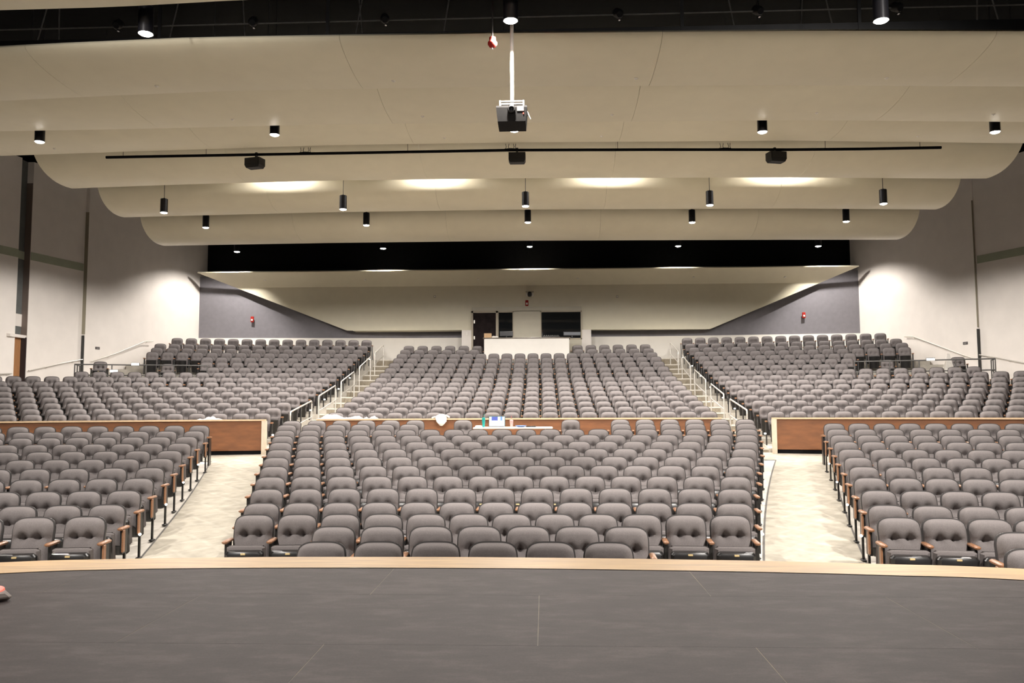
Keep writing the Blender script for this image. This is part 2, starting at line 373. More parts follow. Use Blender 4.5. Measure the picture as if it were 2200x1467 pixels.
for i in range(n-1):
    (x0, y0), (x1, y1) = OC[i], OC[i+1]
    b.add([(x0, y0-.03, 0), (x1, y1-.03, 0), (x1, y1-.03, STAGE_Z-.046), (x0, y0-.03, STAGE_Z-.046)], [(3, 2, 1, 0)])
b.build('stage_front', BLACK, stage)
# hardboard sheets, running bond, with worn seams of the sub floor showing between
def inner_y(x):
    for (a, c), (p, q) in zip(IC, IC[1:]):
        if a <= x <= p: return c + (q-c)*(x-a)/(p-a+1e-9)
    return IC[0][1] if x < IC[0][0] else IC[-1][1]
sub = MB(); xs = [-7.0+0.25*i for i in range(58)]
for x0, x1 in zip(xs, xs[1:]):
    sub.add([(x0, -4, STAGE_Z-.0008), (x1, -4, STAGE_Z-.0008), (x1, inner_y(x1)+.02, STAGE_Z-.0008), (x0, inner_y(x0)+.02, STAGE_Z-.0008)], [(0, 1, 2, 3)])
sub.build('sub_floor', SEAM, stage)
seam_y = [-1.05, -0.05, 0.95, 1.95, 2.93, 3.93, 4.955, 9]
for row in range(len(seam_y)-1):
    ya_, yb_ = seam_y[row], seam_y[row+1]
    off = (0.59 if row % 2 == (5 % 2) else -0.41)
    for c in range(-4, 4):
        xa, xb = off + 2.0*c, off + 2.0*c + 2.0
        g = 0.0022
        n_ = 8; vs = []; fs = []
        for i in range(n_+1):
            x = xa+g + (xb-xa-2*g)*i/n_
            top = min(yb_-.0012, inner_y(x))
            if top <= ya_+0.01: top = ya_+0.012
            vs += [(x, ya_+.0008, STAGE_Z), (x, top, STAGE_Z), (x, ya_+.0008, STAGE_Z-.006), (x, top, STAGE_Z-.006)]
        if max(v[1] for v in vs) - ya_ < 0.05: continue
        for i in range(n_):
            q = 4*i; fs += [(q, q+4, q+5, q+1), (q+2, q, q+4, q+6)[::-1], (q+1, q+5, q+7, q+3)]
        fs += [(0, 1, 3, 2), (4*n_, 4*n_+2, 4*n_+3, 4*n_+1)]
        mesh_obj('hardboard_sheet', vs, fs, MASONITE, stage)

# traffic cone at the left of the stage
cone = thing('traffic_cone', 'orange traffic cone with a heavy grey base on the stage floor', 'cone', (-2.70, 4.76, STAGE_Z), .75)
b = MB(); b.box((0, 0, .022), (.36, .36, .044), bev=.018); b.build('base', mat('cone_base_rubber', (.23, .2, .18), .8, .15, 20), cone)
b = MB(); b.lathe([(.172, .044), (.168, .052), (.14, .058), (.12, .08), (.028, .62), (.022, .63), (.018, .62)], (0, 0, 0), 24); b.build('cone_body', mat('cone_orange', (.75, .09, .03), .5, .05, 5), cone, smooth=True)
b = MB(); b.lathe([(.088, .25), (.0895, .25), (.0615, .41), (.06, .41)], (0, 0, 0), 24); b.build('reflective_collar', WHITE, cone, smooth=True)

# ------------------------------------------------------------------ walls
def wall_poly(name, pts, z0, z1, m, side):
    """wall of thickness .25 along plan points"""
    vs = []; fs = []
    for (x, y) in pts:
        for dx in (0, side*.25):
            vs += [(x+dx, y, z0), (x+dx, y, z1)]
    n = len(pts)
    for i in range(n-1):
        q = i*4; fs += [(q, q+4, q+5, q+1), (q+2, q+3, q+7, q+6), (q+1, q+5, q+7, q+3), (q, q+2, q+6, q+4)]
    fs += [(0, 1, 3, 2), (4*n-4, 4*n-2, 4*n-1, 4*n-3)]
    return struct(mesh_obj(name, vs, fs, m))
ZT = 10.6
wx = wall_x
wl = wall_poly('wall_left', [(-wx(14, -1), 14), (-wx(27.03, -1), 27.03)], 0, ZT, WALLW, -1)
wl2 = wall_poly('wall_left_middle', [(-wx(27.53, -1), 27.53), (-wx(30, -1), 30)], 0, ZT, WALLW, -1)
wl3 = wall_poly('wall_left_rear', [(-wx(30, -1)+.11, 30), (-wx(36.9, -1)+.02, 36.9)], 0, ZT, WALLW, -1)
wr = wall_poly('wall_right', [(wx(14), 14), (wx(30), 30)], 0, ZT, WALLW, 1)
wr3 = wall_poly('wall_right_rear', [(wx(30)-.02, 30), (wx(36.9)-.02, 36.9)], 0, ZT, WALLW, 1)
# sage band on the front wall segments
def wall_band(parent, y0, y1, z0, z1, side, m, name, off=.012):
    b = MB(); xa, xb = side*(wx(y0, side)-off), side*(wx(y1, side)-off)
    xo, xp = side*(wx(y0, side)+.01), side*(wx(y1, side)+.01)
    b.add([(xa, y0, z0), (xb, y1, z0), (xb, y1, z1), (xa, y0, z1), (xo, y0, z0), (xp, y1, z0), (xp, y1, z1), (xo, y0, z1)], [(0, 1, 2, 3), (4, 7, 6, 5), (0, 4, 5, 1), (3, 2, 6, 7), (0, 3, 7, 4), (1, 5, 6, 2)])
    return b.build(name, m, parent)
wall_band(wl, 14, 27.02, 7.16, 7.44, -1, GREEN, 'green_band')
wall_band(wl2, 27.54, 29.95, 7.16, 7.44, -1, GREEN, 'green_band')
wall_band(wr, 14, 29.95, 7.09, 7.37, 1, GREEN, 'green_band')
# recess with the side door on the left
X0 = -wx(27.28, -1)-.17
rec = sroot('trim_1'); rec['label'] = 'tall dark recess strip in the wall above the side door'
b = MB(); b.box((X0-.03, 27.12, 7.45), (.06, .85, 6.3)); b.build('recess_back', DARKPANEL, rec)
b = MB(); b.box((X0+.005, 27.12, 7.30), (.02, .85, .28)); b.build('green_band', GREEN, rec)
b = MB(); b.box((X0+.005, 27.12, 5.06), (.02, .85, .42)); b.build('pale_band', WALLW, rec)
b = MB(); b.box((X0+.075, 27.12, 4.5), (.2, .85, .1)); b.build('door_head', WALLW, rec)
b = MB(); b.box((X0+.10, 27.525, 7.2), (.22, .02, 5.3)); b.build('recess_return', mat('recess_brown', (.2, .155, .13), .7), rec)
dr = sroot('door_1'); dr['label'] = 'brown veneer side door in the left wall recess'
b = MB(); b.box((X0, 27.12, 3.0), (.05, .8, 2.9)); b.build('door_leaf', DOORWOOD, dr)
b = MB(); b.box((X0+.11, 27.515, 3.0), (.2, .03, 2.95)); b.build('door_jamb', mat('dark_jamb', (.03, .02, .022), .6), dr)
b = MB(); b.box((X0+.06, 27.12, 3.05), (.05, .7, .05)); b.build('push_bar', STEEL, dr)
# joint strips where the rear wall segments start
for sd in (-1, 1):
    b = MB(); b.box((sd*(wx(30, sd)-.05), 29.985, 7.1), (.14 if sd < 0 else .05, .02, 4.6)); o = b.build('wall_joint', mat('joint_olive', (.30, .27, .2), .8), wl3 if sd < 0 else wr3)
    b = MB(); b.box((sd*(wx(30, sd)-.06), 29.97, 3.75), (.09, .03, 2.0)); o = b.build('door_edge', mat('dark_edge', (.035, .035, .033), .6), wl3 if sd < 0 else wr3)
# small room plaques
for sd, px, py in ((-1, 185, 748), (1, 2093, 737)):
    p = at(px, py, 30.6); p.x = sd*(wx(30.6, sd)-(.1 if sd < 0 else .03))
    s_ = math.atan(.27)
    b = MB(); b.box((0, 0, 0), (.02, .22, .1), rz=sd*s_, bev=.004); b.box((-sd*.012, 0, .012), (.004, .15, .012), 1, rz=sd*s_); b.box((-sd*.012, 0, -.018), (.004, .11, .01), 1, rz=sd*s_)
    o = b.build('room_plaque', [mat('plaque_dark', (.07, .06, .06), .5), mat('plaque_text', (.4, .38, .36), .5)], loc=p)
    tag(o, 'small dark plaque on the ' + ('left' if sd < 0 else 'right') + ' wall above the seating platform', 'sign')

# back wall: black upper, grey wall with white base
wb = struct(mesh_obj('wall_back', *(lambda v: (v, [(0, 1, 2, 3)[::-1], (4, 5, 6, 7)]))([(-16, 37.0, 3.4), (16, 37.0, 3.4), (16, 37.0, 11), (-16, 37.0, 11), (-16, 37.3, 3.4), (16, 37.3, 3.4), (16, 37.3, 11), (-16, 37.3, 11)]), GREYW), 'grey back wall behind the top rows')
def back_panel(name, x0, x1, z0, z1, m, y0=36.97, y1=36.97, th=.06, parent=wb):
    b = MB(); b.add([(x0, y0, z0), (x1, y1, z0), (x1, y1, z1), (x0, y0, z1), (x0, y0+th, z0), (x1, y1+th, z0), (x1, y1+th, z1), (x0, y0+th, z1)], [(0, 1, 2, 3), (4, 7, 6, 5), (0, 4, 5, 1), (3, 2, 6, 7), (0, 3, 7, 4), (1, 5, 6, 2)])
    return b.build(name, m, parent)
# grey side pieces angled a little, white base along the whole wall
for sd in (-1, 1):
    xs = [(sd*5.2, 36.95), (-14.86 if sd < 0 else 14.38, 36.12)]
    if sd < 0: xs = xs[::-1]
    back_panel('grey_wall_panel', xs[0][0], xs[1][0], 5.12, 7.9, GREYW, xs[0][1], xs[1][1])
    back_panel('white_base', xs[0][0], xs[1][0], 3.6, 5.14, WHITE, xs[0][1]-.06, xs[1][1]-.06, .1)
    xi = sorted((sd*3.05 if sd < 0 else sd*2.73, sd*5.25))
    back_panel('white_base', xi[0], xi[1], 3.6, 5.14, WHITE, 36.88, 36.88, .1)
    back_panel('grey_wall_panel', xi[0], xi[1], 5.12, 5.48, GREYW, 36.93, 36.93, .06)
# dark floor line
# booth wall (centre, pale) with door and windows
BW = mat('booth_wall_paint', (.56, .52, .42), .7, .03, 3)
bw = sroot('wall_booth'); bw['label'] = 'pale control booth wall with a door and two dark windows'
KB = 35.88/36.8
def bk_(x0, x1, z0, z1): return (.629+(x0-.629)*KB, .629+(x1-.629)*KB, 2.073+(z0-2.073)*KB, 2.073+(z1-2.073)*KB)
def bpan(n_, x0, x1, z0, z1, m=BW, y=35.88, th=.05): return back_panel(n_, *bk_(x0, x1, z0, z1), m, y, y, th, bw)
bpan('wall_panel', -3.054, -2.6, 3.6, 5.47, WALLW); bpan('wall_panel', -1.47, -1.42, 3.6, 6.3); bpan('wall_panel', -.74, .48, 3.6, 6.32); bpan('wall_panel', 2.31, 2.73, 3.6, 5.45, WALLW)
bpan('wall_panel', -2.6, 2.31, 6.3, 6.5); bpan('wall_panel', -1.42, -.74, 3.6, 5.05); bpan('wall_panel', .48, 2.31, 3.6, 5.07)
d2 = sroot('door_2'); d2['label'] = 'dark control booth door with a steel frame'
back_panel('door_leaf', *bk_(-2.55, -1.51, 4.05, 6.24), mat('dark_door', (.018, .012, .012), .7, .3, 5, spec=.1), 35.905, 35.905, .04, d2)
for a_, b_, c_, d_ in ((-2.62, -2.54, 4.05, 6.32), (-1.52, -1.44, 4.05, 6.32), (-2.62, -1.44, 6.24, 6.33)):
    back_panel('door_frame', *bk_(a_, b_, c_, d_), mat('frame_tan', (.42, .36, .27), .5), 35.85, 35.85, .08, d2)
b = MB(); b.box((-1.56, 35.88, 5.05), (.04, .06, .16), bev=.01); b.build('door_handle', STEEL, d2)
for zz in (4.5, 5.1, 5.8):
    b = MB(); b.box((-2.41, 35.89, zz-.05), (.05, .03, .14)); b.build('hinge', STEEL, d2)
for k, (xa, xb) in enumerate(((-1.40, -.77), (.52, 2.27))):
    wn = sroot('window_%d' % (k+1)); wn['label'] = ('narrow' if k == 0 else 'wide') + ' dark control booth window'
    back_panel('pane', *bk_(xa, xb, 5.08, 6.25), GLASS_DARK, 35.905, 35.905, .02, wn)
    for a_, b_, c_, d_ in ((xa-.05, xa, 5.03, 6.3), (xb, xb+.05, 5.03, 6.3), (xa-.05, xb+.05, 6.25, 6.31), (xa-.05, xb+.05, 5.03, 5.08)):
        back_panel('window_frame', *bk_(a_, b_, c_, d_), mat('frame_tan2', (.45, .39, .29), .5), 35.85, 35.85, .08, wn)

# big cream reflector on the back wall: sloped top and trapezoid face
bx = thing('wall_reflector', 'large cream trapezoid panel with a sloped top on the back wall', 'wall panel')
b = MB()
TL, TR = (-14.3, 35.5, 7.985), (14.25, 35.5, 8.03)
BL, BR = (-13.0, 36.35, 7.30), (12.85, 36.35, 7.28)
b2L, b2R = (-8.18, 36.45, 5.465), (7.95, 36.45, 5.42)
NX = 24
def lerp(a, c, t): return tuple(a[i]+(c[i]-a[i])*t for i in range(3))
rowsP = []
for k in range(15):
    t = k/14; t2 = t**1.3
    yy = 35.1 + .85*min(1, t2/.27)**.75 + .1*max(0, (t2-.27)/.73)
    rowsP.append((tuple(at(424+(745-424)*t2, 586+(710-586)*t2, yy)), tuple(at(1846+(1525-1846)*t2, 572+(707-572)*t2, yy))))
vs = []; fs = []
for A, B in rowsP:
    for i in range(NX+1): vs.append(lerp(A, B, i/NX))
for j in range(len(rowsP)-1):
    for i in range(NX):
        q = j*(NX+1)+i; fs.append((q, q+NX+1, q+NX+2, q+1))
# back layer for thickness
k0 = len(vs); vs += [(x, y+.05, z+.05 if z > 7.45 else z) for x, y, z in vs]
fs += [tuple(k0+i for i in f[::-1]) for f in fs]
W_ = NX+1; H_ = len(rowsP)
for i in range(NX):
    fs.append((i, i+1, k0+i+1, k0+i)); q = (H_-1)*W_+i; fs.append((q, k0+q, k0+q+1, q+1))
for j in range(H_-1):
    q = j*W_; fs.append((q, k0+q, k0+q+W_, q+W_)); q = j*W_+NX; fs.append((q, q+W_, k0+q+W_, k0+q))
mesh_obj('reflector_face', vs, fs, CREAM, bx, smooth=True).data.set_sharp_from_angle(angle=.6)
b = MB(); b.box((0, 36.42, 5.42), (15.6, .72, .03)); b.build('bottom_return', CREAM, bx)
# black upper wall behind the lip
struct(back_panel('wall_back_upper', -15, 15, 8.1, 11, BLACK, 36.6, 36.6, .05, None), 'black wall above the cream panel')

# roof
struct(mesh_obj('ceiling', [(-19, 4, 11), (19, 4, 11), (19, 38, 11), (-19, 38, 11), (-19, 4, 11.2), (19, 4, 11.2), (19, 38, 11.2), (-19, 38, 11.2)], [(0, 1, 2, 3), (4, 7, 6, 5)], BLACK), 'black roof deck above the reflectors')

# ------------------------------------------------------------------ curved ceiling reflectors
def interp(tab, x):
    if x <= tab[0][0]: return tab[0][1]
    for (a, c), (p, q) in zip(tab, tab[1:]):
        if x <= p: return c+(q-c)*(x-a)/(p-a)
    return tab[-1][1]
CL = {}
def cloud(key, ordinal, Yn, Yr, H, up, xs, Ytab, tab, label):
    k = Yr/Ytab; tab = [(.629+(x-.629)*k, 2.073+(z-2.073)*k) for x, z in tab]
    root = thing('acoustic_reflector', label, 'ceiling panel', (0, Yr, 0), 0, 'curved ceiling reflectors')
    Yb = Yn + (Yr-Yn)*.72
    prof = []
    if up > 0: prof.append((Yn, H+up))
    for i in range(11):
        t = i/10*PI/2; prof.append((Yb-(Yb-Yn)*math.cos(t), H*(1-math.sin(t))))
    prof.append(((Yb+Yr)/2, .006)); prof.append((Yr, .03))
    CL[key] = (prof, tab)
    for xa, xb in zip(xs, xs[1:]):
        g = .0025; n = 8; vs = []; fs = []
        for i in range(n+1):
            x = xa+g+(xb-xa-2*g)*i/n; z0 = interp(tab, x)-.03
            for (y, h) in prof: vs.append((x, y-Yr, z0+h))
            for (y, h) in prof: vs.append((x, y-Yr+(.02 if h > H*.3 else 0), z0+h+.03))
        P = len(prof); L = 2*P
        for i in range(n):
            for q in range(P-1):
                a = i*L+q; fs.append((a, a+1, a+L+1, a+L)); a2 = a+P; fs.append((a2, a2+L, a2+L+1, a2+1))
            a = i*L; fs.append((a, a+L, a+L+P, a+P)); a = i*L+P-1; fs.append((a, a+P, a+L+P, a+L))
        for i, fl in ((0, 0), (n, 1)):
            for q in range(P-1):
                a = i*L+q; f = (a, a+P, a+P+1, a+1); fs.append(f if not fl else f[::-1])
        o = mesh_obj('panel', vs, fs, CREAM, root, smooth=True); o.data.set_sharp_from_angle(angle=.8)
        b = MB(); xm = (xa+xb)/2; b.tube([(xm, (Yb-Yr)*.9, interp(tab, xm)+.01), (xm, (Yb-Yr)*.9, 10.99)], .006, 5); b.build('hanger_wire', BLACKM, root)
W = [-14.6, -12.12, -7.27, -2.42, 2.42, 7.27, 12.12, 14.6]; N = [-12.12, -7.27, -2.42, 2.42, 7.27, 12.12]
cloud('0', 0, 8.9, 10.62, .3, 0, W[1:-1], 10.8, [(-6.887, 7.579), (-5.239, 7.587), (-3.482, 7.645), (2, 7.72), (8, 7.7)], 'cream curved ceiling reflector in front of the catwalk gap')
cloud('A', 1, 11.95, 13.6, .2, 0, W[1:-1], 13.75, [(-8.865, 7.434), (-6.788, 7.495), (-4.733, 7.539), (.112, 7.519), (4.83, 7.451), (8.664, 7.352)], 'cream curved ceiling reflector just behind the catwalk gap')
cloud('B', 2, 14.15, 16.4, .6, .2, W, 16.65, [(-10.837, 7.908), (-7.829, 7.906), (-3.88, 7.936), (0, 7.897), (5.694, 7.854), (10.321, 7.733)], 'cream curved ceiling reflector, second behind the catwalk gap')
cloud('C', 3, 17.0, 19.1, .7, .25, W, 19.4, [(-12.703, 8.25), (-9.208, 8.31), (-4.618, 8.385), (-.105, 8.378), (6.516, 8.313), (11.896, 8.155)], 'cream curved ceiling reflector above the black speaker pipe')
cloud('D', 4, 19.7, 21.5, .75, .3, N, 22.1, [(-12.523, 8.152), (-9.235, 8.222), (-5.335, 8.269), (-.212, 8.258), (7.305, 8.17), (11.961, 8.062)], 'cream curved ceiling reflector behind the black speaker pipe')
cloud('E', 5, 22.75, 24.3, .75, .35, N, 24.95, [(-12.519, 7.994), (-6.09, 8.07), (.104, 8.075), (8.137, 7.995), (12.42, 7.909)], 'cream curved ceiling reflector bearing four bright light pools')
cloud('F', 6, 25.3, 27.0, .75, .35, N, 27.5, [(-12.398, 7.592), (-6.762, 7.622), (.155, 7.62), (8.873, 7.547), (11.766, 7.512)], 'cream curved ceiling reflector farthest from the stage, above the black band')

# ------------------------------------------------------------------ pendant downlights
HOUS = mat('lamp_housing_black', (.012, .012, .016), .28, .1, 30, metal=.3)
def spot(loc, watts, size, blend, parent, target=None, name='bulb'):
    l = bpy.data.lights.new(name, 'SPOT'); l.energy = watts; l.color = LAMP_COL; l.spot_size = math.radians(size); l.spot_blend = blend; l.shadow_soft_size = .07
    o = bpy.data.objects.new(name, l); COL.objects.link(o); o.parent = parent; o.location = loc
    if target: o.rotation_euler = Vector(target).to_track_quat('-Z', 'Y').to_euler()
    return o
def pendant(x, y, zb, label, group, r=.1, ln=.39, stem=1.6, watts=LAMP_W, size=132, blend=.15, aim=None):
    t = thing('pendant_downlight', label, 'lamp', (x, y, zb), 0, group)
    b = MB(); b.lathe([(r*.93, .012), (r, 0), (r, ln-.01), (r*.9, ln), (.02, ln), (.016, ln+.03)], (0, 0, 0), 24); b.build('housing', HOUS, t, smooth=True)
    b = MB(); b.lathe([(.001, -.028), (r*.5, -.021), (r*.8, -.009), (r*.92, .004)], (0, 0, 0), 24); b.build('lens', LENS, t, smooth=True)
    b = MB(); b.tube([(0, 0, ln+.02), (0, 0, 10.99-zb)], .008, 6); b.build('stem', BLACKM, t)
    spot((0, 0, -.06), watts, size, blend, t, aim)
    return t
ROWS = [
 ('row over the stage edge', 10.9, [(313, 73), (1097, 45), (1893, 45)]),
 ('row under the second reflector', 16.75, [(85, 305), (590, 290), (1105, 281), (1638, 284), (2138, 284)]),
 ('front row on long stems', 22.2, [(352, 457), (737, 450), (1129, 443), (1525, 441), (1898, 438)]),
 ('short-stemmed row behind it', 25.0, [(442, 489), (787, 484), (1134, 478), (1487, 478), (1818, 476)]),
 ('row in the black band', 34.9, [(509, 541), (823, 534), (1138, 530), (1457, 529), (1758, 529)])]
for ri, (nm, Y, pts) in enumerate(ROWS):
    for k, (px, py) in enumerate(pts):
        if ri == 4: Y = (34.2, 34.8, 34.95, 34.8, 34.2)[k]
        p = at(px, py, Y)
        pos = (ORD[k] + ' from left') 
        pendant(p.x, Y, p.z, 'black cylinder downlight, %s, %s' % (nm, pos), 'black pendant downlights', r=.1 if ri < 4 else .125, watts=LAMP_W*(.85, .68, .28, .72, 1.0)[ri]*(((.6, 1.5, 1.2)[k]) if ri == 0 else ((1.3, 1, 1, 1, 1.3) if ri == 1 else (1.65, 1, 1, 1, 1.65))[k] if ri < 4 else (1, 1, 1, 1, 1)[k]), size=(150, 172, 172, 172, 125)[ri], blend=(.4, .15, .15, .15, 1.0 if k not in (0, 4) else .5)[ri], aim=None if ri < 4 else ((-.3 if k == 0 else .3, .06, -1) if k in (0, 4) else (0, -.3, -1)))
# short downlights hidden above the fourth reflector, lighting the fifth
for k, px in enumerate((597, 930, 1312, 1690)):
    p = at(px, 383, 22.2)
    t = pendant(p.x, 21.95, 9.15, 'short black downlight above the light pool, %s from left' % ORD[k], 'hidden pool downlights', r=.09, ln=.25, watts=900, size=150, blend=.9)

# ------------------------------------------------------------------ seats
def seat_meshes(nu, nv, detail=True):
    """backrest, cushion, pan, plate, armrest, leg as MB in chair space (faces -y, origin on the floor under the top edge)"""
    Hh = .865; zb = .395; hw = .212
    tilt = math.radians(13)
    def put(x, d, v):      # v 0..1 up the back, d forward puff
        s = v*(Hh-zb)/math.cos(tilt)
        return Vector((x, -math.cos(tilt)*d + math.sin(tilt)*(s-(Hh-zb)/math.cos(tilt)), zb + math.cos(tilt)*s + math.sin(tilt)*d))
    b = MB(); vs = []; fs = []
    for j in range(nv+1):
        v = j/nv
        for i in range(nu+1):
            u = -1+2*i/nu
            narrow = 1-.09*max(0, (v-.72)/.28)**2.6
            top = v - .085*abs(u)**5*max(0, (v-.5)/.5) - .012*u*u*max(0, (v-.5)/.5)
            x = u*hw*narrow*(.96+.04*v)
            edge = max(0, 1-abs(u)**8)*max(0, 1-(max(0, v-.86)/.14)**3)
            up = (.088*math.sin(min(1, max(0, (v-.54)/.46))*PI)**.38 if v > .54 else 0)
            lo = (.06*math.sin(min(1, max(0, v/.54))*PI*.62+.55)**.8 if v <= .54 else 0)
            d = (.022 + max(up*.75+.004, 0) if v > .54 else .022+lo*.6)*edge
            if detail:
                for tu in (-.37, .37):
                    d -= .085*math.exp(-(((u-tu)/.17)**2 + ((v-.57)/.085)**2))
                d -= .012*math.exp(-((v-.54)/.04)**2)*max(0, 1-abs(u)**4)
            vs.append(put(x, d, top))
    for j in range(nv):
        for i in range(nu):
            q = j*(nu+1)+i; fs.append((q, q+1, q+nu+2, q+nu+1))
    b.add(vs, fs, 0)
    # rim (piping) and black back shell
    per = [i for i in range(nu+1)] + [j*(nu+1)+nu for j in range(1, nv+1)] + [nv*(nu+1)+i for i in range(nu-1, -1, -1)] + [j*(nu+1) for j in range(nv-1, 0, -1)]
    rim1 = []; rim2 = []
    cx_, cz_ = 0, (zb+Hh)/2
    for q in per:
        p = vs[q]; o = Vector((p.x-cx_, 0, p.z-cz_)); o = o.normalized()*.013
        rim1.append(p + o + Vector((0, .012, 0))); rim2.append(p + o*.8 + Vector((0, .042, -.003)))
    n = len(per); base = len(vs)
    b.add([vs[q] for q in per] + rim1 + rim2, [(i, i+n, (i+1) % n+n, (i+1) % n) for i in range(n)], 1)
    k = len(b.v)-2*n
    b.f += [(k+i, k+n+i, k+n+(i+1) % n, k+(i+1) % n) for i in range(n)]; b.m += [2]*n
    b.f.append(tuple(k+n+i for i in range(n))); b.m.append(2)
    back = b
    # folded seat: cushion slab (grey) and moulded pan (black)
    ang = math.radians(79)
    ax = Vector((0, -math.cos(ang), math.sin(ang))); nr = Vector((0, -math.sin(ang), -math.cos(ang)))
    hinge = Vector((0, -.255, .10))
    def slab(mb_, s0, s1, n0, n1, hw0, hw1, m, bev):
        rings = []
        ns = 5 if detail else 2
        for i in range(ns):
            t = i/(ns-1); 
            s = s0+(s1-s0)*t; 
            c = bev*(1 if i in (0, ns-1) else 0)
            hwid = hw0+(hw1-hw0)*t - c; na, nb = n0+c*.6, n1-c*.6
            bb = min(bev, .02)
            sec = [(-hwid, na+bb), (-hwid+bb, na), (hwid-bb, na), (hwid, na+bb), (hwid, nb-bb*1.6), (hwid-bb*1.6, nb), (-hwid+bb*1.6, nb), (-hwid, nb-bb*1.6)]
            if i == 1 and detail: s = s0+bev
            if i == ns-2 and detail: s = s1-bev
            rings.append([hinge + Vector((x, 0, 0)) + ax*s + nr*q for x, q in sec])
        vv = [p for r in rings for p in r]; ff = [tuple(range(8)), tuple(range(8*(ns-1), 8*ns))[::-1]]
        for r in range(ns-1):
            for i in range(8):
                j = (i+1) % 8; ff.append((r*8+i, r*8+8+i, r*8+8+j, r*8+j))
        mb_.add(vv, ff, m)
    cush = MB(); slab(cush, .10, .488, -.06, .0, .20, .212, 0, .022)
    pan = MB(); slab(pan, .0, .458, .002, .10, .185, .204, 0, .026)
    plate = MB(); c = hinge + ax*.44 + nr*.096
    plate.box(c, (.052, .012, .02), 0, rx=-.3, bev=.003)
    arm = MB(); arm.box((0, -.175, .615), (.058, .27, .036), bev=.012)
    leg = MB(); leg.box((0, -.13, .16), (.026, .034, .32)); leg.box((0, -.14, .012), (.06, .13, .024), bev=.01) ; leg.box((0, -.16, .46), (.03, .16, .28))
    lite = MB(); lite.box((0, -.25, .33), (.03, .05, .03), bev=.01)
    endp = MB(); endp.box((0, -.24, .47), (.02, .07, .26), bev=.006)
    return back, cush, pan, plate, arm, leg, endp, lite
bk, cu, pa, pl, ar, le, ep, li = seat_meshes(16, 18, True)
AISLE_GLOW = emit('aisle_light_glow', (1, .97, .88), 4.0)
def to_mesh(b, name, mats, smooth=True):
    o = b.build(name, mats, smooth=smooth); me = o.data; bpy.data.objects.remove(o); return me
ME = dict(backrest=to_mesh(bk, 'backrest', [FABRIC, PIPING, SHELL]), seat_cushion=to_mesh(cu, 'seat_cushion', [FABRIC]), seat_pan=to_mesh(pa, 'seat_pan', [SHELL]),
          number_plate=to_mesh(pl, 'number_plate', [BRASS], False), armrest=to_mesh(ar, 'armrest', [ARMWOOD]), leg=to_mesh(le, 'leg', [BLACKM], False), end_panel=to_mesh(ep, 'end_panel', [ARMWOOD], False), aisle_light=to_mesh(li, 'aisle_light', [AISLE_GLOW], False))
def child(name, parent, x=0.0):
    o = bpy.data.objects.new(name, ME[name]); COL.objects.link(o); o.parent = parent; o.location = (x, 0, 0); return o
def seat(x, y, z, rz, label, group, arms, lit=False, panel=True):
    """arms: list of (x offset, is_aisle_end)"""
    t = thing('theatre_seat', label, 'seat', (x, y, z), rz, group)
    child('backrest', t); child('seat_cushion', t); p = child('seat_pan', t); child('number_plate', p)
    for ax_, end in arms:
        child('armrest', t, ax_); child('leg', t, ax_)
        if end:
            if panel: child('end_panel', t, ax_ + (.024 if ax_ > 0 else -.024))
            if lit: child('aisle_light', t, ax_ + (.045 if ax_ > 0 else -.045))
    return t
def place_row(block, row_word, j, n, a0, a1, cnt_word, group, dirn=1, skip=None, aisle=('L', 'R'), first_index=0, of_words=None):
    r = RF0+PF*(j-1); z = ZF[j-1]
    da = (a1-a0)/(n-1) if n > 1 else 0.0148
    half = abs(da)*r/2 if n > 1 else .262
    half = min(half, .285)
    order = range(n)
    for k in order:
        a = a0+da*k; x, y = fpol(r, a)
        arms = [(half, False)] if dirn > 0 else [(-half, False)]
        if k == 0: arms = [(-half*dirn, 'L' in aisle), (half*dirn, n == 1 and 'R' in aisle)]
        if dirn > 0 and k == n-1 and n > 1: arms = [(half, 'R' in aisle)]
        lab = 'grey tufted theatre seat, %s block, %s row from stage, %s from %s' % (block, row_word, ORD[k+first_index], cnt_word)
        seat(x, y, z, -a, lab, group, arms, j % 2 == 1, block != 'centre')
for (j, n, a0, a1) in CEN:
    if j <= 12:
        place_row('centre', ORD[j-1], j, n, a0, a1, 'left end', 'seats of the centre front block')
    else:
        if n == 1:
            w_ = 'left' if a0 < 0 else 'right'
            r = RF0+PF*(j-1); x, y = fpol(r, a0)
            seat(x, y, ZF[j-1], -a0, 'single grey tufted theatre seat standing alone %s of the white mixing table' % w_, 'seats of the centre front block', [(-.25, False), (.25, False)])
        elif a0 < 0:
            place_row('centre', ORD[j-1], j, n, a0, a1, 'left end', 'seats of the centre front block', aisle=('L',))
        else:   # count from the right end
            place_row('centre', ORD[j-1], j, n, a1, a0, 'right end', 'seats of the centre front block', dirn=-1, aisle=('L',))
STUFFSEATS = []
for (j, n, a0, a1) in LEF:
    if j == 13: STUFFSEATS += [(fpol(RF0+PF*12, a0+(a1-a0)*k/(n-1)), ZF[12], a0+(a1-a0)*k/(n-1), k == 0) for k in range(n)]
    else: place_row('left', ORD[j-3], j, n, a0, a1, 'aisle', 'seats of the left front block', dirn=-1, aisle=('L',))
for (j, n, a0, a1) in RIG:
    if j == 13: STUFFSEATS += [(fpol(RF0+PF*12, a0+(a1-a0)*k/(n-1)), ZF[12], a0+(a1-a0)*k/(n-1), k == 0) for k in range(n)]
    else: place_row('right', ORD[j-1], j, n, a0, a1, 'aisle', 'seats of the right front block', aisle=('L',))
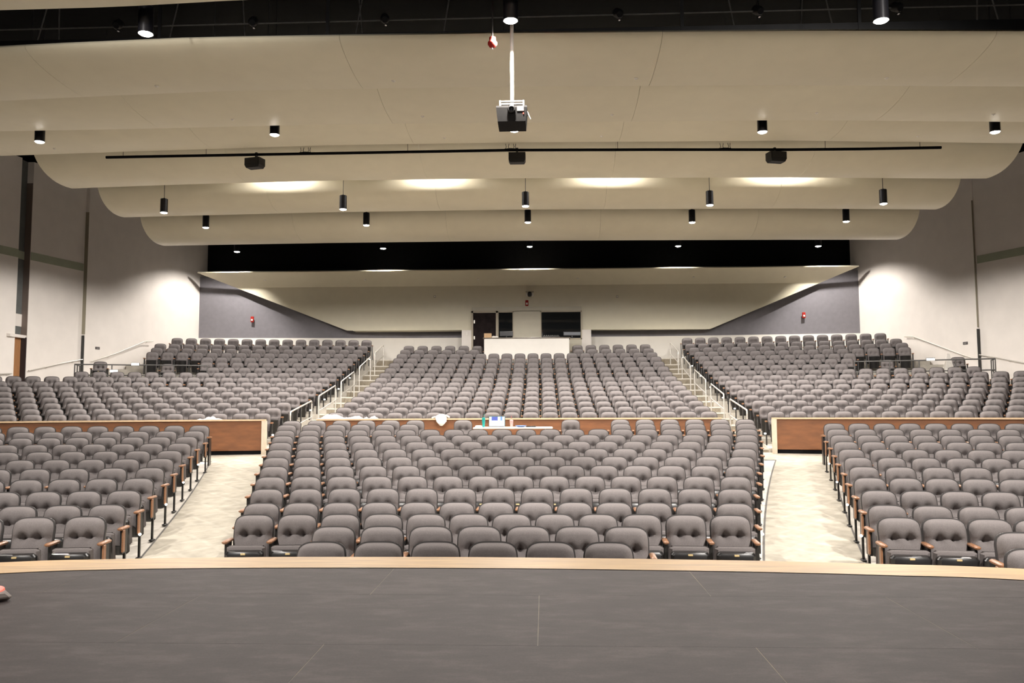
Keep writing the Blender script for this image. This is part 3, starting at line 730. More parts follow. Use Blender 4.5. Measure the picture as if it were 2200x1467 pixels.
# free seats on the two wheelchair platforms
PZ = 2.80
for px, Y, w_ in ((216, 28.2, 'left platform nearer the wall'), (361, 30.0, 'left platform beside the terrace'), (2058, 28.7, 'right platform nearer the wall'), (1906, 30.2, 'right platform beside the terrace')):
    p = at(px, 776, Y); a = math.atan2(p.x, Y-YCR)
    seat(p.x, Y, PZ, -a, 'grey theatre seat standing on the ' + w_, 'loose seats on the platforms', [(-.26, False), (.26, False)])
# every other rear seat: one mass
for T in (REAR, RLEFT, RRIGHT):
    for (j, n, a0, a1) in T:
        r = RR0+PR*(j-1)
        for k in range(n):
            a = a0+(a1-a0)*k/(n-1); STUFFSEATS.append((rpol(r, a), ZR[j-1], a, 2 if j % 2 and T is not REAR and k == (0 if T is RRIGHT else n-1) else int(k == 0)))
# the same rows go on beyond the sides of the view
for T, rear in ((LEF, 0), (RIG, 0), (RLEFT, 1), (RRIGHT, 1)):
    for (j, n, a0, a1) in T:
        if n < 2 or (rear and j > 8): continue
        r = RR0+PR*(j-1) if rear else RF0+PF*(j-1)
        da = (a1-a0)/(n-1); a = a1
        if rear and T is RLEFT: da = -da; a = a0
        for k in range(4 if rear else 6):
            a += da; xy = rpol(r, a) if rear else fpol(r, a)
            if abs(xy[0]) > wall_x(xy[1], -1 if xy[0] < 0 else 1)-.9 or (not rear and abs(a) > .34): break
            STUFFSEATS.append((xy, ZR[j-1] if rear else ZF[j-1], a, 0))
lb = seat_meshes(11, 12, True)[0]
lc = MB(); lp = MB()
_d = seat_meshes(4, 4, False); lc, lp = _d[1], _d[2]
tmpl = MB()
for b_, ms in ((lb, {0: 0, 1: 1, 2: 2}), (lc, {0: 0}), (lp, {0: 2})):
    k = len(tmpl.v); tmpl.v += b_.v; tmpl.f += [tuple(i+k for i in f) for f in b_.f]; tmpl.m += [ms[m] for m in b_.m]
tmpl.box((.262, -.175, .615), (.056, .26, .036), 3); tmpl.box((.262, -.15, .30), (.03, .18, .60), 2)
tg = MB(); tg.box((-.30, -.26, .30), (.05, .05, .035), 4); tg.box((.30, -.26, .30), (.05, .05, .035), 4)
tl = MB(); tl.box((-.262, -.175, .615), (.056, .26, .036), 3); tl.box((-.262, -.15, .30), (.03, .18, .60), 2)
bigv = []; bigf = []; bigm = []
for (xy, z, a, first) in STUFFSEATS:
    ca, sa = math.cos(-a), math.sin(-a)
    for T in ((tmpl, tl, tg) if first == 2 else (tmpl, tl) if first else (tmpl,)):
        k = len(bigv)
        bigv += [(v.x*ca - v.y*sa + xy[0], v.x*sa + v.y*ca + xy[1], v.z+z) for v in T.v]
        bigf += [tuple(i+k for i in f) for f in T.f]; bigm += T.m
o = mesh_obj('terrace_seats', bigv, bigf, [FABRIC, PIPING, SHELL, ARMWOOD, AISLE_GLOW], None, (0, 0, 0), bigm, True)
o.data.set_sharp_from_angle(angle=.9)
tag(o, 'rows of grey tufted theatre seats rising over the rear terraces', 'seats', None, 'stuff')

# ------------------------------------------------------------------ parapets between front floor and terraces
def parapet(a0, a1, label, posts):
    t = thing('parapet_wall', label, 'low wall', (0, 0, 0), 0, 'brown parapet walls')
    n = 30
    vs, fs = sector(30.95, 31.07, a0, a1, 1.02, 1.735, n); mesh_obj('veneer_panel', vs, fs, BROWN, t)
    vs, fs = sector(30.97, 31.07, a0, a1, .80, 1.02, n); mesh_obj('plinth', vs, fs, BLACK, t)
    vs, fs = sector(30.90, 31.14, a0, a1, 1.735, 1.77, n); mesh_obj('top_rail', vs, fs, RAILWOOD, t)
    for a in posts:
        vs, fs = sector(30.90, 31.12, a-.0017, a+.0017, .85, 1.735, 2); mesh_obj('end_post', vs, fs, OAKPALE, t)
parapet(-.46, -.2005, 'brown veneer parapet wall with oak rail behind the left front block', [-.2015])
parapet(-.1612, .1588, 'brown veneer parapet wall with oak rail behind the mixing table', [-.1600, .1576])
parapet(.1965, .46, 'brown veneer parapet wall with oak rail behind the right front block', [.1980])

# ------------------------------------------------------------------ aisle handrails
RAILS_L = [(1, -0.18876, 3, -0.17721), (4, -0.17398, 6, -0.1644), (7, -0.16163, 9, -0.15393), (10, -0.15105, 12, -0.14404), (13, -0.14159, 15, -0.13595)]
RAILS_R = [(1, 0.18169, 3, 0.1711), (4, 0.16751, 6, 0.15902), (7, 0.1557, 9, 0.1479), (10, 0.14503, 12, 0.13902), (13, 0.1363, 15, 0.13023)]
for sd, T in (('left', RAILS_L), ('right', RAILS_R)):
    for k, (ja, aa, jb, ab) in enumerate(T):
        r1, r2 = RR0+PR*(ja-1), RR0+PR*(jb-1)
        (xa, ya2), (xb, yb2) = rpol(r1, aa), rpol(r2, ab); za, zb_ = ZR[ja-1], ZR[jb-1]
        t = thing('aisle_handrail', 'steel handrail on the %s aisle steps, %s from the bottom' % (sd, ORD[k]), 'handrail', (xa, ya2, za), 0, 'aisle handrails')
        o = Vector((xa, ya2, za)); P1, P2 = Vector((0, 0, 0)), Vector((xb, yb2, zb_))-o
        d = (P2-P1); dh = Vector((d.x, d.y, 0)).normalized()
        b = MB(); top = .91
        pts = [Vector((0, 0, top-.10)), Vector((0, 0, top-.03))+dh*.01, Vector((0, 0, top))+dh*.05, P2+Vector((0, 0, top+.0))-dh*.05, P2+Vector((0, 0, top-.03))-dh*.005, P2+Vector((0, 0, top-.10))]
        b.tube(pts, .022, 8); b.build('top_rail', STEEL, t, smooth=True)
        b = MB(); b.tube([P1+Vector((0, 0, .45)), P2+Vector((0, 0, .45))], .017, 8); b.build('middle_rail', STEEL, t, smooth=True)
        for P in (P1, P2):
            b = MB(); b.tube([P, P+Vector((0, 0, top-.09))], .021, 8); b.lathe([(.045, 0), (.045, .012), (.02, .02)], P, 10); b.build('post', STEEL, t, smooth=True)

# ------------------------------------------------------------------ wheelchair platforms with dark railings
for sd in (-1, 1):
    w_ = 'left' if sd < 0 else 'right'
    vs = []; fs = []
    ra, rb = 40.42, 43.2
    aw = phi_wall(42.0, sd)
    a0, a1 = sorted((sd*.289, sd*aw))
    vs, fs = sector(ra, rb, a0, a1, 2.2, PZ, 16)
    mesh_obj('platform', vs, fs, CONCRETE, terr)
    rt = thing('platform_railing', 'dark grey pipe railing in front of the %s wheelchair platform' % w_, 'railing', (0, 0, 0), 0, 'platform railings')
    r = 40.5
    A0, A1 = (.2800, .3835)
    th_ = [A0, .307, .329, .3555, A1]
    ztop, zmid = 3.53, 3.17
    def PP(rr, a, z): x, y = rpol(rr, sd*a); return Vector((x, y, z))
    for nm_, z in (('top_rail', ztop), ('middle_rail', zmid)):
        b = MB(); b.tube([PP(r, A0+(A1-A0)*i/12, z) for i in range(13)], .021, 8); b.build(nm_, GREYRAIL, rt, smooth=True)
        b = MB(); b.tube([PP(r, A1, z), PP(r+1.1, A1, z)], .021, 8); b.build(nm_, GREYRAIL, rt, smooth=True)
    for a in th_:
        b = MB(); b.tube([PP(r, a, 2.55), PP(r, a, ztop)], .021, 8); b.build('post', GREYRAIL, rt, smooth=True)
    for q in (.55, 1.1):
        b = MB(); b.tube([PP(r+q, A1, 2.7), PP(r+q, A1, ztop)], .021, 8); b.build('post', GREYRAIL, rt, smooth=True)
    # lit marker box on the rail
    p = PP(r, .3375, ztop+.03)
    t = thing('step_light', 'small glowing white light box on the %s platform railing' % w_, 'lamp', p, -sd*.34)
    b = MB(); b.box((0, 0, 0), (.27, .08, .10), bev=.01); b.build('housing', GREYRAIL, t)
    b = MB(); b.box((0, -.042, -.005), (.24, .01, .07)); b.build('diffuser', emit('marker_glow', (1, .97, .9), 3.0), t)
p = at(245, 797, 27.6)
t = thing('step_light', 'small glowing white light below the left platform railing', 'lamp', p, .34)
b = MB(); b.box((0, 0, 0), (.26, .08, .09), bev=.01); b.build('housing', GREYRAIL, t)
b = MB(); b.box((0, -.042, 0), (.24, .01, .075)); b.build('diffuser', emit('marker_glow2', (1, .97, .9), 3.0), t)
# white folded floor sign on the right platform
p = at(2037, 790, 28.0)
t = thing('folded_floor_sign', 'white folded floor sign beside the loose seat on the right platform', 'sign', (p.x, 28.0, PZ), .15)
for q in (-1, 1):
    b = MB(); b.add([(-.24, q*.13, 0), (.24, q*.13, 0), (.06, 0, .95), (-.02, 0, .95), (-.24, q*.13-.012, 0), (.24, q*.13-.012, 0), (.06, -.012, .95), (-.02, -.012, .95)], [(0, 1, 2, 3), (7, 6, 5, 4), (0, 4, 5, 1), (1, 5, 6, 2), (3, 2, 6, 7), (0, 3, 7, 4)]); b.build('leaf', WHITE, t)

# wall handrails
def wall_rail(name, pts, label):
    t = thing(name, label, 'handrail', pts[0], 0, 'wall handrails'); o = Vector(pts[0]); P = [Vector(q)-o for q in pts]
    b = MB(); b.tube(P, .021, 8); b.build('rail', STEEL, t, smooth=True)
    sgn = -1 if pts[0][0] < 0 else 1
    n = max(2, int((P[-1]-P[0]).length/1.6))
    for i in range(n):
        f = (i+.5)/n*(len(P)-1); k = int(f); q = P[k].lerp(P[min(k+1, len(P)-1)], f-k)
        b = MB(); b.tube([q, q+Vector((sgn*.02, 0, -.06)), q+Vector((sgn*.085, 0, -.06))], .009, 6); b.build('bracket', STEEL, t)
def wp(px, py, Y, sd, off=.09):
    p = at(px, py, Y); x = sd*(wx(Y, sd)-off-(.12 if Y > 30 and sd < 0 else 0)); return (x, Y, p.z)
def ywall(px, sd):
    lo, hi = 20.0, 36.5
    for _ in range(40):
        m = (lo+hi)/2; q = at(px, 780, m).x
        if (sd < 0 and q > -(wx(m, sd)-.1)) or (sd > 0 and q < wx(m, sd)-.1): lo = m
        else: hi = m
    return lo
for name_pts, sd, lab in (([(0, 803), (27, 802)], -1, 'short steel wall handrail at the far left beside the side door'), ([(63, 796), (139, 779), (178, 772)], -1, 'steel wall handrail rising behind the left platform railing'), ([(190, 776), (240, 760), (305, 733), (322, 733)], -1, 'long steel wall handrail climbing to the left top rows'),
                           ([(1945, 723), (1965, 723), (2010, 740), (2068, 762), (2095, 771)], 1, 'long steel wall handrail climbing to the right top rows'), ([(2104, 762), (2135, 767), (2200, 780)], 1, 'steel wall handrail rising behind the right platform railing')):
    wall_rail('wall_handrail', [wp(px, py, ywall(px, sd), sd) for px, py in name_pts], lab)

# ------------------------------------------------------------------ control counter in front of the booth
ct = thing('booth_counter', 'white control counter with dark top in front of the booth', 'counter', (-.09, 34.0, 3.529))
b = MB(); b.box((0, .06, .62), (3.5, .1, 1.4)); b.box((-1.72, .8, .62), (.08, 1.5, 1.4)); b.box((1.72, .8, .62), (.08, 1.5, 1.4)); b.build('front_panel', WHITE, ct)
b = MB(); b.box((0, .5, 1.34), (3.62, 1.05, .045), bev=.012); b.build('counter_top', mat('counter_top_dark', (.11, .085, .06), .4, .2, 6), ct)
ZC = 3.529+1.3625
def on_counter(px, Y): return (at(px, 720, Y).x, Y, ZC)
t = thing('cardboard_box', 'small brown cardboard box on the left end of the booth counter', 'box', on_counter(1048, 34.4))
b = MB(); b.box((0, 0, .1), (.3, .22, .2)); b.build('carton', mat('cardboard', (.55, .36, .2), .8, .1, 8), t)
b = MB(); b.box((0, -.02, .205), (.31, .1, .01)); b.build('flap', mat('cardboard_flap', (.62, .44, .27), .8, .1, 8), t)
t = thing('paper_stack', 'stack of white paper beside the cardboard box', 'paper', on_counter(1064, 34.3))
b = MB()
for i in range(5): b.box((random.uniform(-.01, .01), 0, .008+.015*i), (.24, .3, .014), rz=random.uniform(-.15, .15))
b.build('sheets', WHITE, t)
def monitor(px, label, wd, ht, col):
    t = thing('computer_monitor', label, 'monitor', on_counter(px, 34.45))
    b = MB(); b.box((0, 0, .1+ht/2), (wd, .035, ht), bev=.008); b.build('screen_housing', mat('monitor_shell', (.02, .02, .022), .4), t)
    b = MB(); b.box((0, -.02, .1+ht/2), (wd-.04, .006, ht-.04)); b.build('screen', mat('screen_'+str(px), col, .2), t)
    b = MB(); b.box((0, .02, .05), (.04, .03, .12)); b.box((0, .01, .008), (.2, .14, .016), bev=.005); b.build('stand', BLACKM, t)
monitor(1088, 'dark monitor under the narrow booth window', .56, .2, (.03, .03, .033))
monitor(1229, 'wide grey-screened monitor under the large booth window', .72, .16, (.12, .13, .15))
t = thing('mixing_console', 'low black mixing console on the booth counter', 'console', on_counter(1184, 34.4))
b = MB(); b.box((0, 0, .045), (.7, .42, .09), rx=.1, bev=.012); b.build('body', BLACKM, t)
for i in range(8):
    b = MB(); b.box((-.28+.08*i, -.1, .1), (.018, .035, .02), bev=.004); b.build('fader', WHITE, t)

# ------------------------------------------------------------------ mixing table in the stalls
TZ = floor_z(RF0+PF*12.4)
mt = thing('folding_table', 'white folding table set in the gap of the centre seat rows', 'table', (-.10, 19.3, TZ))
b = MB(); b.box((0, 0, .745), (1.83, .62, .035), bev=.012); b.build('tabletop', WHITE, mt)
for sx in (-.75, .75):
    for sy in (-.24, .24):
        b = MB(); b.tube([(sx, sy, 0), (sx, sy, .73)], .014, 8); b.build('leg', STEEL, mt, smooth=True)
TT = TZ+.7625
def on_table(px, Y): return (at(px, 921, Y).x, Y, TT)
t = thing('laptop', 'open laptop with a bright blue and white screen on the table', 'laptop', on_table(1067, 19.28))
b = MB(); b.box((0, 0, .01), (.37, .25, .018), bev=.006); b.build('keyboard_base', mat('laptop_grey', (.18, .18, .19), .4), t)
b = MB(); b.box((0, .15, .13), (.385, .012, .25), rx=-.2, bev=.005); b.build('lid', mat('laptop_lid', (.05, .12, .12), .4), t)
scr = bpy.data.materials.new('laptop_screen'); scr.use_nodes = True; nt = scr.node_tree; pb = nt.nodes['Principled BSDF']
tc = nt.nodes.new('ShaderNodeTexCoord'); sp_ = nt.nodes.new('ShaderNodeSeparateXYZ'); nt.links.new(tc.outputs['Generated'], sp_.inputs[0])
r1_ = nt.nodes.new('ShaderNodeValToRGB'); nt.links.new(sp_.outputs[0], r1_.inputs[0]); r1_.color_ramp.interpolation = 'CONSTANT'
e = r1_.color_ramp.elements; e[0].position = 0; e[0].color = (.75, .95, 1, 1); e[1].position = .14; e[1].color = (.03, .06, .35, 1)
for pp, cc in ((.55, (.75, .85, 1, 1)), (.72, (.12, .25, .75, 1)), (.86, (.85, .97, 1, 1))): x_ = e.new(pp); x_.color = cc
r2_ = nt.nodes.new('ShaderNodeMath'); r2_.operation = 'GREATER_THAN'; r2_.inputs[1].default_value = .58; nt.links.new(sp_.outputs[2], r2_.inputs[0])
mx_ = nt.nodes.new('ShaderNodeMixRGB'); nt.links.new(r2_.outputs[0], mx_.inputs[0]); mx_.inputs[1].default_value = (.9, .98, 1, 1); nt.links.new(r1_.outputs[0], mx_.inputs[2])
nt.links.new(mx_.outputs[0], pb.inputs['Emission Color']); pb.inputs['Emission Strength'].default_value = 1.1; pb.inputs['Base Color'].default_value = (.02, .02, .02, 1)
b = MB(); b.box((0, .141, .132), (.355, .004, .215), rx=-.2); b.build('screen', scr, t)
b = MB(); b.lathe([(.026, 0), (.036, .13), (.04, .21), (.041, .215), (.036, .222), (.004, .225)], (0, 0, 0), 18); b.tube([(.008, 0, .22), (.014, 0, .30)], .004, 6, 1)
o = b.build('tumbler', [mat('teal_plastic', (.02, .30, .27), .3), mat('straw_teal', (.1, .5, .45), .4)], loc=on_table(1039, 19.2), smooth=True); tag(o, 'teal tumbler with a straw left of the laptop', 'cup')
b = MB(); b.lathe([(.03, 0), (.042, .15), (.044, .155), (.04, .16), (.004, .175)], (0, 0, 0), 18); b.tube([(.005, 0, .17), (-.004, 0, .26)], .004, 6, 1)
o = b.build('iced_drink_cup', [mat('pink_cup', (.62, .36, .33), .3), mat('straw_red', (.6, .1, .1), .4)], loc=on_table(1099, 19.2), smooth=True); tag(o, 'pink iced drink cup with a straw right of the laptop', 'cup')
b = MB(); b.lathe([(.07, 0), (.13, .035), (.135, .04), (.12, .036), (.05, .012), (.001, .012)], (0, 0, 0), 24); o = b.build('bowl', mat('blue_bowl', (.16, .27, .52), .4), loc=on_table(1119, 19.2), smooth=True); tag(o, 'shallow blue bowl on the white table', 'bowl')
b = MB(); b.box((0, 0, .012), (.07, .13, .022), rz=1.1, bev=.006); b.box((0, 0, .0235), (.05, .1, .003), 1, rz=1.1); o = b.build('phone', [BLACKM, GLASS_DARK], loc=on_table(1137, 19.2)); tag(o, 'small black phone lying near the blue bowl', 'phone')
b = MB(); b.box((0, 0, .014), (.12, .06, .028), rz=.2, bev=.01); b.box((.03, 0, .03), (.02, .02, .006), 1, rz=.2); o = b.build('adapter', [BLACKM, CHROME], loc=on_table(1146, 19.18)); tag(o, 'black power adapter at the right of the table items', 'adapter')
b = MB()
for i in range(7): b.lathe([(.03, 0), (.055, .02), (.04, .04), (.001, .045)], (.05*math.cos(i*2.3)*(i/5), .04*math.sin(i*2.3), .0), 8)
o = b.build('napkin', WHITE, loc=on_table(1029, 19.15), smooth=True); tag(o, 'crumpled white napkin beside the teal tumbler', 'napkin')

# cloths and papers lying on the parapet rails
def cloth(name, px0, px1, Y, label, seed, droop=0.0, ht=.05, dep=.22):
    rng = random.Random(seed); p0 = at(px0, 900, Y); p1 = at(px1, 900, Y); n, m = 22, 7
    vs = []; fs = []
    c = (p0+p1)/2
    def prof(i, j):
        u = i/n; v = j/m-.5; h = ht*(.55+.45*math.sin(u*9+seed)+.25*math.sin(u*23+v*9+seed*2))*(1-(2*abs(v))**3)*min(1, 8*u, 8*(1-u))
        return u, v, max(h, .004)
    for i in range(n+1):
        for j in range(m+1):
            u, v, h = prof(i, j)
            x = p0.x+(p1.x-p0.x)*u; rr = 31.02 + v*dep; y = YCR+math.sqrt(rr*rr-x*x)
            z = 1.772+h - (droop*max(0, -v*2-.35)*math.exp(-((u-.5)/.3)**2) if droop else 0)
            vs.append((x-c.x, y-Y, z-1.772))
    for i in range(n):
        for j in range(m):
            q = i*(m+1)+j; fs.append((q, q+m+1, q+m+2, q+1))
    k = len(vs); vs += [(x, y, z-.004) for x, y, z in vs]; fs += [tuple(i+k for i in f[::-1]) for f in fs]
    o = mesh_obj(name, vs, fs, WHITE, None, (c.x, Y, 1.772), smooth=True); tag(o, label, 'cloth')
cloth('white_cloth', 443, 492, 20.2, 'crumpled white cloth lying on the left parapet rail', 3, ht=.07)
cloth('white_cloth', 690, 783, 20.6, 'long white cloth spread over the left end of the centre parapet rail', 5, ht=.10)
cloth('white_cloth', 786, 815, 20.6, 'short white cloth next to the long cloth on the centre parapet', 8, ht=.06)
# bundled plastic bag hanging over the rail
b = MB(); rng = random.Random(4)
P = [Vector((.0, .0, .03)), Vector((.03, -.06, .06)), Vector((.06, -.2, .03)), Vector((.07, -.245, -.08)), Vector((.07, -.25, -.17))]; R_ = [.05, .09, .11, .10, .03]
vs = []; fs = []; nn = 14
for i, (p, r) in enumerate(zip(P, R_)):
    for k in range(nn):
        t_ = 2*PI*k/nn; rr = r*(1+.22*rng.uniform(-1, 1)); vs.append(p+Vector((math.cos(t_)*rr*1.2, math.sin(t_)*rr*.7, math.sin(t_)*rr*.5)))
for i in range(len(P)-1):
    for k in range(nn): j = (k+1) % nn; fs.append((i*nn+k, i*nn+j, (i+1)*nn+j, (i+1)*nn+k))
fs += [tuple(range(nn)), tuple(range((len(P)-1)*nn, len(P)*nn))[::-1]]
b.add(vs, fs); b.tube([(.05, -.02, .06), (.16, 0, .07), (.24, .02, .02)], .02, 8); b.tube([(-.02, 0, .04), (-.14, 0, .03), (-.2, .02, .01)], .018, 8)
p = at(945, 899, 20.62)
o = b.build('plastic_bag', mat('bag_white', (.85, .82, .76), .5, .04, 9), loc=(p.x, 20.62, 1.775), smooth=True); tag(o, 'crumpled white plastic bag hanging over the centre parapet rail', 'bag')

# ------------------------------------------------------------------ projector on its pole
pj = thing('ceiling_projector', 'black projector hanging on a long white pole, facing the stage', 'projector', (.20, 11.45, 6.0))
PJB = mat('projector_charcoal', (.008, .0072, .0066), .75, .15, 20, spec=.12)
b = MB(); b.add([(-.215, -.22, .25), (.215, -.22, .25), (.215, .22, .25), (-.215, .22, .25), (-.195, -.235, .02), (.195, -.235, .02), (.195, .2, .02), (-.195, .2, .02), (-.215, -.235, .22), (.215, -.235, .22)],
              [(0, 1, 2, 3), (7, 6, 5, 4), (8, 9, 1, 0), (4, 5, 9, 8), (1, 9, 5, 6, 2), (0, 3, 7, 4, 8), (3, 2, 6, 7)]); b.build('body', PJB, pj)
b = MB(); b.lathe([(.052, 0), (.058, .03), (.05, .045), (.036, .05), (.034, .02), (.001, .015)], (0, 0, 0), 20); ln_ = b.build('lens', [BLACKM], pj, loc=(-.0, -.235, .185), smooth=True); ln_.rotation_euler = (PI/2, 0, 0)
b = MB(); b.lathe([(.03, 0), (.02, .01), (.001, .014)], (0, 0, 0), 16); o = b.build('front_glass', GLASS_DARK, pj, loc=(0, -.262, .185), smooth=True); o.rotation_euler = (PI/2, 0, 0)
b = MB(); b.box((.125, -.238, .195), (.10, .012, .07), bev=.004); b.build('vent_cover', mat('vent_grey', (.12, .112, .105), .6), pj)
b = MB(); b.box((.165, -.24, .13), (.014, .01, .016)); b.build('indicator', emit('indicator_red', (1, .05, .03), 2.5), pj)
b = MB(); b.box((0, -.08, .28), (.34, .05, .018)); b.box((0, .08, .28), (.34, .05, .018)); b.box((-.165, 0, .315), (.02, .26, .09)); b.box((.165, 0, .315), (.02, .26, .09)); b.box((0, -.1, .35), (.34, .05, .016)); b.box((0, .06, .35), (.34, .16, .016)); b.build('mount_bracket', mat('bracket_grey', (.42, .40, .37), .5), pj)
b = MB(); b.tube([(0, 0, .33), (0, 0, 2.6)], .026, 14); b.build('pole', WHITE, pj, smooth=True)
b = MB(); b.tube([(.19, .02, .28), (.23, -.02, .2), (.26, -.03, .12), (.24, 0, .17), (.2, .05, .24)], .008, 6); b.build('cable', mat('cable_pale', (.5, .47, .42), .6), pj, smooth=True)

# red pull switch on its cord
p = at(1058, 93, 11.0)
t = thing('hanging_pendant_plug', 'red bell-shaped plug hanging on a black cord above the projector', 'plug', (p.x, 11.0, p.z))
b = MB(); b.lathe([(.02, -.065), (.045, -.05), (.066, -.015), (.064, .012), (.045, .035), (.045, .08), (.03, .088), (.012, .10)], (0, 0, 0), 18); b.build('plug_body', RED, t, smooth=True)
b = MB(); b.lathe([(.012, -.085), (.016, -.06), (.001, -.058)], (0, 0, 0), 10); b.build('plug_pin', CHROME, t, smooth=True)
b = MB(); b.tube([(0, 0, .095), (0, 0, 2.2)], .011, 8); b.build('cord', BLACKM, t)

# ------------------------------------------------------------------ black pipe with three loudspeakers
pts = [at(px, py, 19.35) for px, py in ((228, 338), (500, 333), (700, 329.5), (1100, 322.5), (1400, 321.5), (1700, 321.5), (1850, 320), (2022, 317))]
pipe = thing('speaker_pipe', 'long black pipe hung under the ceiling reflectors', 'pipe', (0, 19.35, 0))
b = MB(); b.tube([Vector((p.x, 0, p.z)) for p in pts], .034, 12); b.build('pipe_tube', BLACK, pipe, smooth=True)
for px in (265, 443, 876, 1327, 1773, 1977):
    p = at(px, 322, 19.35); z = interp([(q.x, q.z) for q in pts], p.x)
    b = MB(); b.tube([(p.x, 0, z), (p.x, 0, 9.2)], .006, 6); b.build('hanger_rod', BLACKM, pipe)
for k, (px, py) in enumerate(((548, 351), (1111, 340), (1667, 338))):
    p = at(px, py, 19.3)
    t = thing('loudspeaker', 'black loudspeaker clamped under the pipe, %s' % ('left one', 'middle one', 'right one')[k], 'speaker', (p.x, 19.3, p.z), (-.25, 0, .25)[k], 'loudspeakers on the pipe')
    b = MB(); b.add([(-.2, -.14, -.06), (.2, -.14, -.06), (.2, -.14, .11), (-.2, -.14, .11), (-.2, .12, -.06), (.2, .12, -.06), (.2, .12, .11), (-.2, .12, .11), (-.17, -.12, -.125), (.17, -.12, -.125), (.17, .09, -.125), (-.17, .09, -.125)],
                     [(0, 1, 2, 3), (3, 2, 6, 7), (1, 5, 6, 2), (4, 0, 3, 7), (5, 4, 7, 6), (8, 9, 1, 0), (9, 10, 5, 1), (11, 8, 0, 4), (10, 11, 4, 5), (11, 10, 9, 8)]); b.build('cabinet', mat('speaker_black', (.012, .011, .01), .6), t)
    b = MB(); b.box((0, -.146, .025), (.36, .012, .15), bev=.004); b.build('grille', mat('grille_black', (.018, .017, .016), .8, .3, 120), t)
    zp = interp([(q.x, q.z) for q in pts], p.x)-p.z
    b = MB(); b.box((0, .04, .12), (.2, .04, .02)); b.box((0, .05, (zp+.16)/2), (.05, .05, max(.04, zp-.06))); b.build('bracket', BLACKM, t)
for k, (px, w_) in enumerate(((655, 'left'), (1096, 'middle'), (1557, 'right'))):
    p = at(px, 322, 19.35); z = interp([(q.x, q.z) for q in pts], p.x)
    b = MB()
    for q, lean in ((-.12, .05), (-.02, -.04), (.07, .04), (.14, -.03)):
        b.tube([(q, 0, .03), (q+lean*.6, 0, .08), (q+lean*.2, .02, .16)], .007, 6)
    b.tube([(-.13, 0, .03), (0, 0, .045), (.15, 0, .03)], .009, 6)
    o = b.build('cable_loops', BLACKM, loc=(p.x, 19.35, z), smooth=True); tag(o, 'black cable loops tied on top of the pipe, %s bunch' % w_, 'cable')

# ------------------------------------------------------------------ catwalk in the dark gap
cw = thing('lighting_catwalk', 'black steel catwalk with pipe rails in the dark ceiling gap', 'catwalk', (0, 13.0, 0))
CWM = mat('catwalk_black', (.012, .012, .013), .5, .3, 4, metal=.2)
b = MB(); b.box((0, 0, 8.03), (24, .06, .25)); b.build('fascia_beam', CWM, cw)
RAILM = mat('catwalk_rail_grey', (.13, .125, .115), .5, .2, 10)
for z, r in ((8.42, .013), (8.85, .013)):
    b = MB(); b.tube([(-12, .1, z-.02), (12, .1, z+.04)], r, 8); b.build('rail_pipe', RAILM, cw, smooth=True)
for px in (345, 705, 1465, 1845):
    x = at(px, 40, 13).x; b = MB(); b.box((x, -.02, 9.4), (.05, .04, 3.1)); b.build('hanger', CWM, cw)
for i, px in enumerate((130, 180, 400, 560, 780, 800, 960, 1560, 1690, 1760, 2050, 2100)):
    x = at(px, 30, 14).x; b = MB(); b.tube([(x, .3, 8.1), (x+(-1)**i*.35, .75, 10.9)], .012, 6); b.build('brace', RAILM, cw)
for k, px in enumerate((258, 548, 830, 1330, 1630, 1928)):
    p = at(px, 30, 13.1)
    t = thing('stage_spotlight', 'small dark spotlight clamped to the catwalk rail, %s from left' % ORD[k], 'spotlight', (p.x, 13.0, 8.36), 0, 'catwalk spotlights')
    b = MB(); b.lathe([(.05, 0), (.075, .05), (.075, .2), (.04, .26)], (0, 0, 0), 14); o = b.build('can', CWM, t, loc=(0, -.02, .02), smooth=True); o.rotation_euler = (-1.0, 0, .2)
    b = MB(); b.box((0, .06, .04), (.03, .05, .16)); b.build('clamp', CHROME, t)

# ------------------------------------------------------------------ small fittings
def cloud_z(key, x, y):
    prof, tab = CL[key]; h = interp(prof, y); return interp(tab, x)-.03+h
for key, Y, pxs in (('A', 13.2, (335, 845, 1368, 1908)), ('B', 15.9, (500, 908, 1315, 1755, 2135)), ('C', 18.6, (120, 955, 1292, 1970))):
    for k, px in enumerate(pxs):
        x = at(px, 250, Y).x
        b = MB(); b.lathe([(.012, -.028), (.014, -.02), (.035, -.008), (.036, 0)], (0, 0, 0), 14)
        o = b.build('sprinkler_head', WHITE, loc=(x, Y, cloud_z(key, x, Y)+.001), smooth=True)
        tag(o, 'small white sprinkler head under the %s reflector, %s from left' % ({'A': 'first', 'B': 'second', 'C': 'third'}[key], ORD[k]), 'sprinkler', 'ceiling sprinkler heads')
def strobe(px, py, Y, label, s=1.0):
    p = at(px, py, Y); t = thing('fire_alarm', label, 'alarm', p, 0, 'red fire alarms')
    b = MB(); b.box((0, 0, 0), (.14*s, .06, .26*s), bev=.015); b.build('housing', RED, t)
    b = MB(); b.box((0, -.04, -.03*s), (.07*s, .035, .09*s), bev=.012); b.build('strobe_lens', WHITE, t)
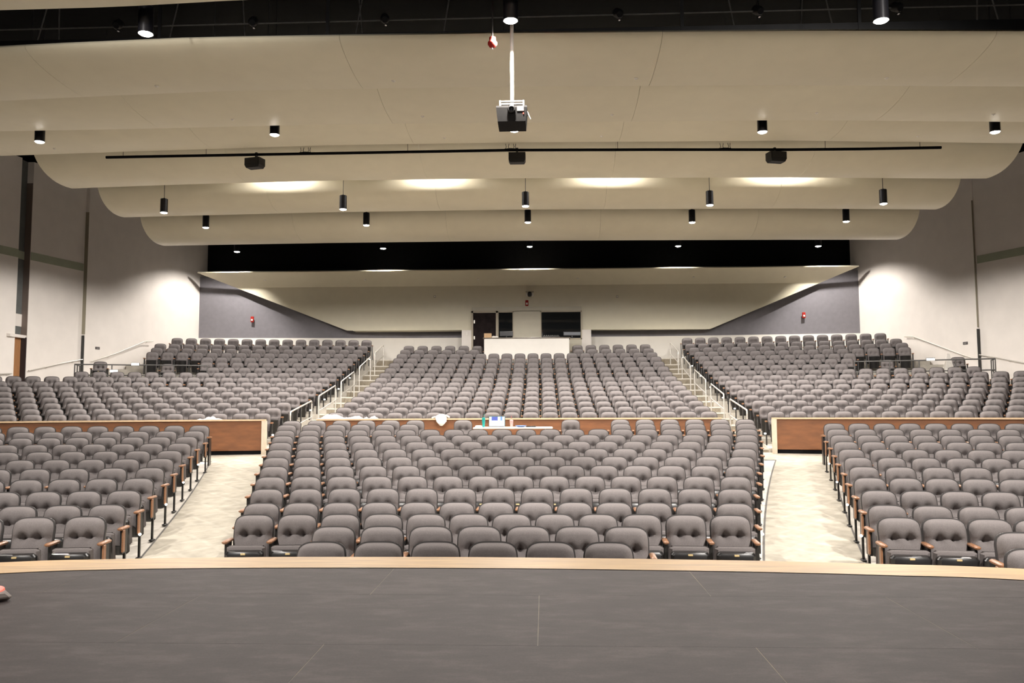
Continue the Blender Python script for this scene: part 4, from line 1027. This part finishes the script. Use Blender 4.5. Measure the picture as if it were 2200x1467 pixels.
strobe(542, 686, 36.2, 'red fire alarm strobe on the left grey wall'); strobe(1727, 677, 36.2, 'red fire alarm strobe on the right grey wall'); strobe(1132, 651, 36.0, 'red fire alarm strobe above the booth between door and window')
p = at(1138, 632, 35.85)
t = thing('wall_camera', 'black ceiling camera on a white bracket above the booth', 'camera', p)
b = MB(); b.box((0, .05, .12), (.36, .24, .03), bev=.008); b.build('shelf', mat('bracket_cream', (.5, .44, .33), .6), t)
b = MB(); b.box((-.13, 0, -.02), (.07, .16, .16), bev=.02); b.build('side_housing', WHITE, t); b = MB(); b.box((.13, 0, -.02), (.07, .16, .16), bev=.02); b.build('side_housing', WHITE, t)
b = MB(); b.lathe([(.001, -.12), (.06, -.10), (.085, -.04), (.085, .06), (.06, .10)], (0, -.04, 0), 18); b.build('dome', SHELL, t, smooth=True)
for px, w_ in ((934, 'left'), (1326, 'right')):
    b = MB(); b.box((0, 0, 0), (.11, .03, .11), bev=.01); b.box((0, -.017, 0), (.06, .008, .05), 1); o = b.build('wall_sensor', [mat('sensor_tan', (.42, .37, .28), .6), WHITE], loc=at(px, 637, 35.98)); tag(o, 'small tan sensor on the cream panel, %s of the booth' % w_, 'sensor')
b = MB(); b.box((0, 0, 0), (.1, .02, .16), bev=.006); b.box((0, -.012, 0), (.03, .012, .05), 1); o = b.build('light_switch', [WHITE, WHITE], loc=at(1003, 717, 35.86)); tag(o, 'white light switch left of the booth door', 'switch')
for k, (px, py) in enumerate(((570, 601), (785, 600), (1027, 598), (1241, 597), (1490, 594), (1686, 594))):
    p = at(px, py, 35.4); b = MB(); b.lathe([(.014, -.05), (.05, -.04), (.055, -.02), (.02, 0)], (0, 0, 0), 12); o = b.build('sprinkler_head', WHITE, loc=(p.x, 35.38, p.z), smooth=True)
    tag(o, 'white sprinkler dot on the cream back wall panel, %s from left' % ORD[k], 'sprinkler', 'back wall sprinkler heads')

S.cycles.use_denoising = True
S.cycles.max_bounces = 8; S.cycles.diffuse_bounces = 5
S.cycles.sample_clamp_indirect = 8.0
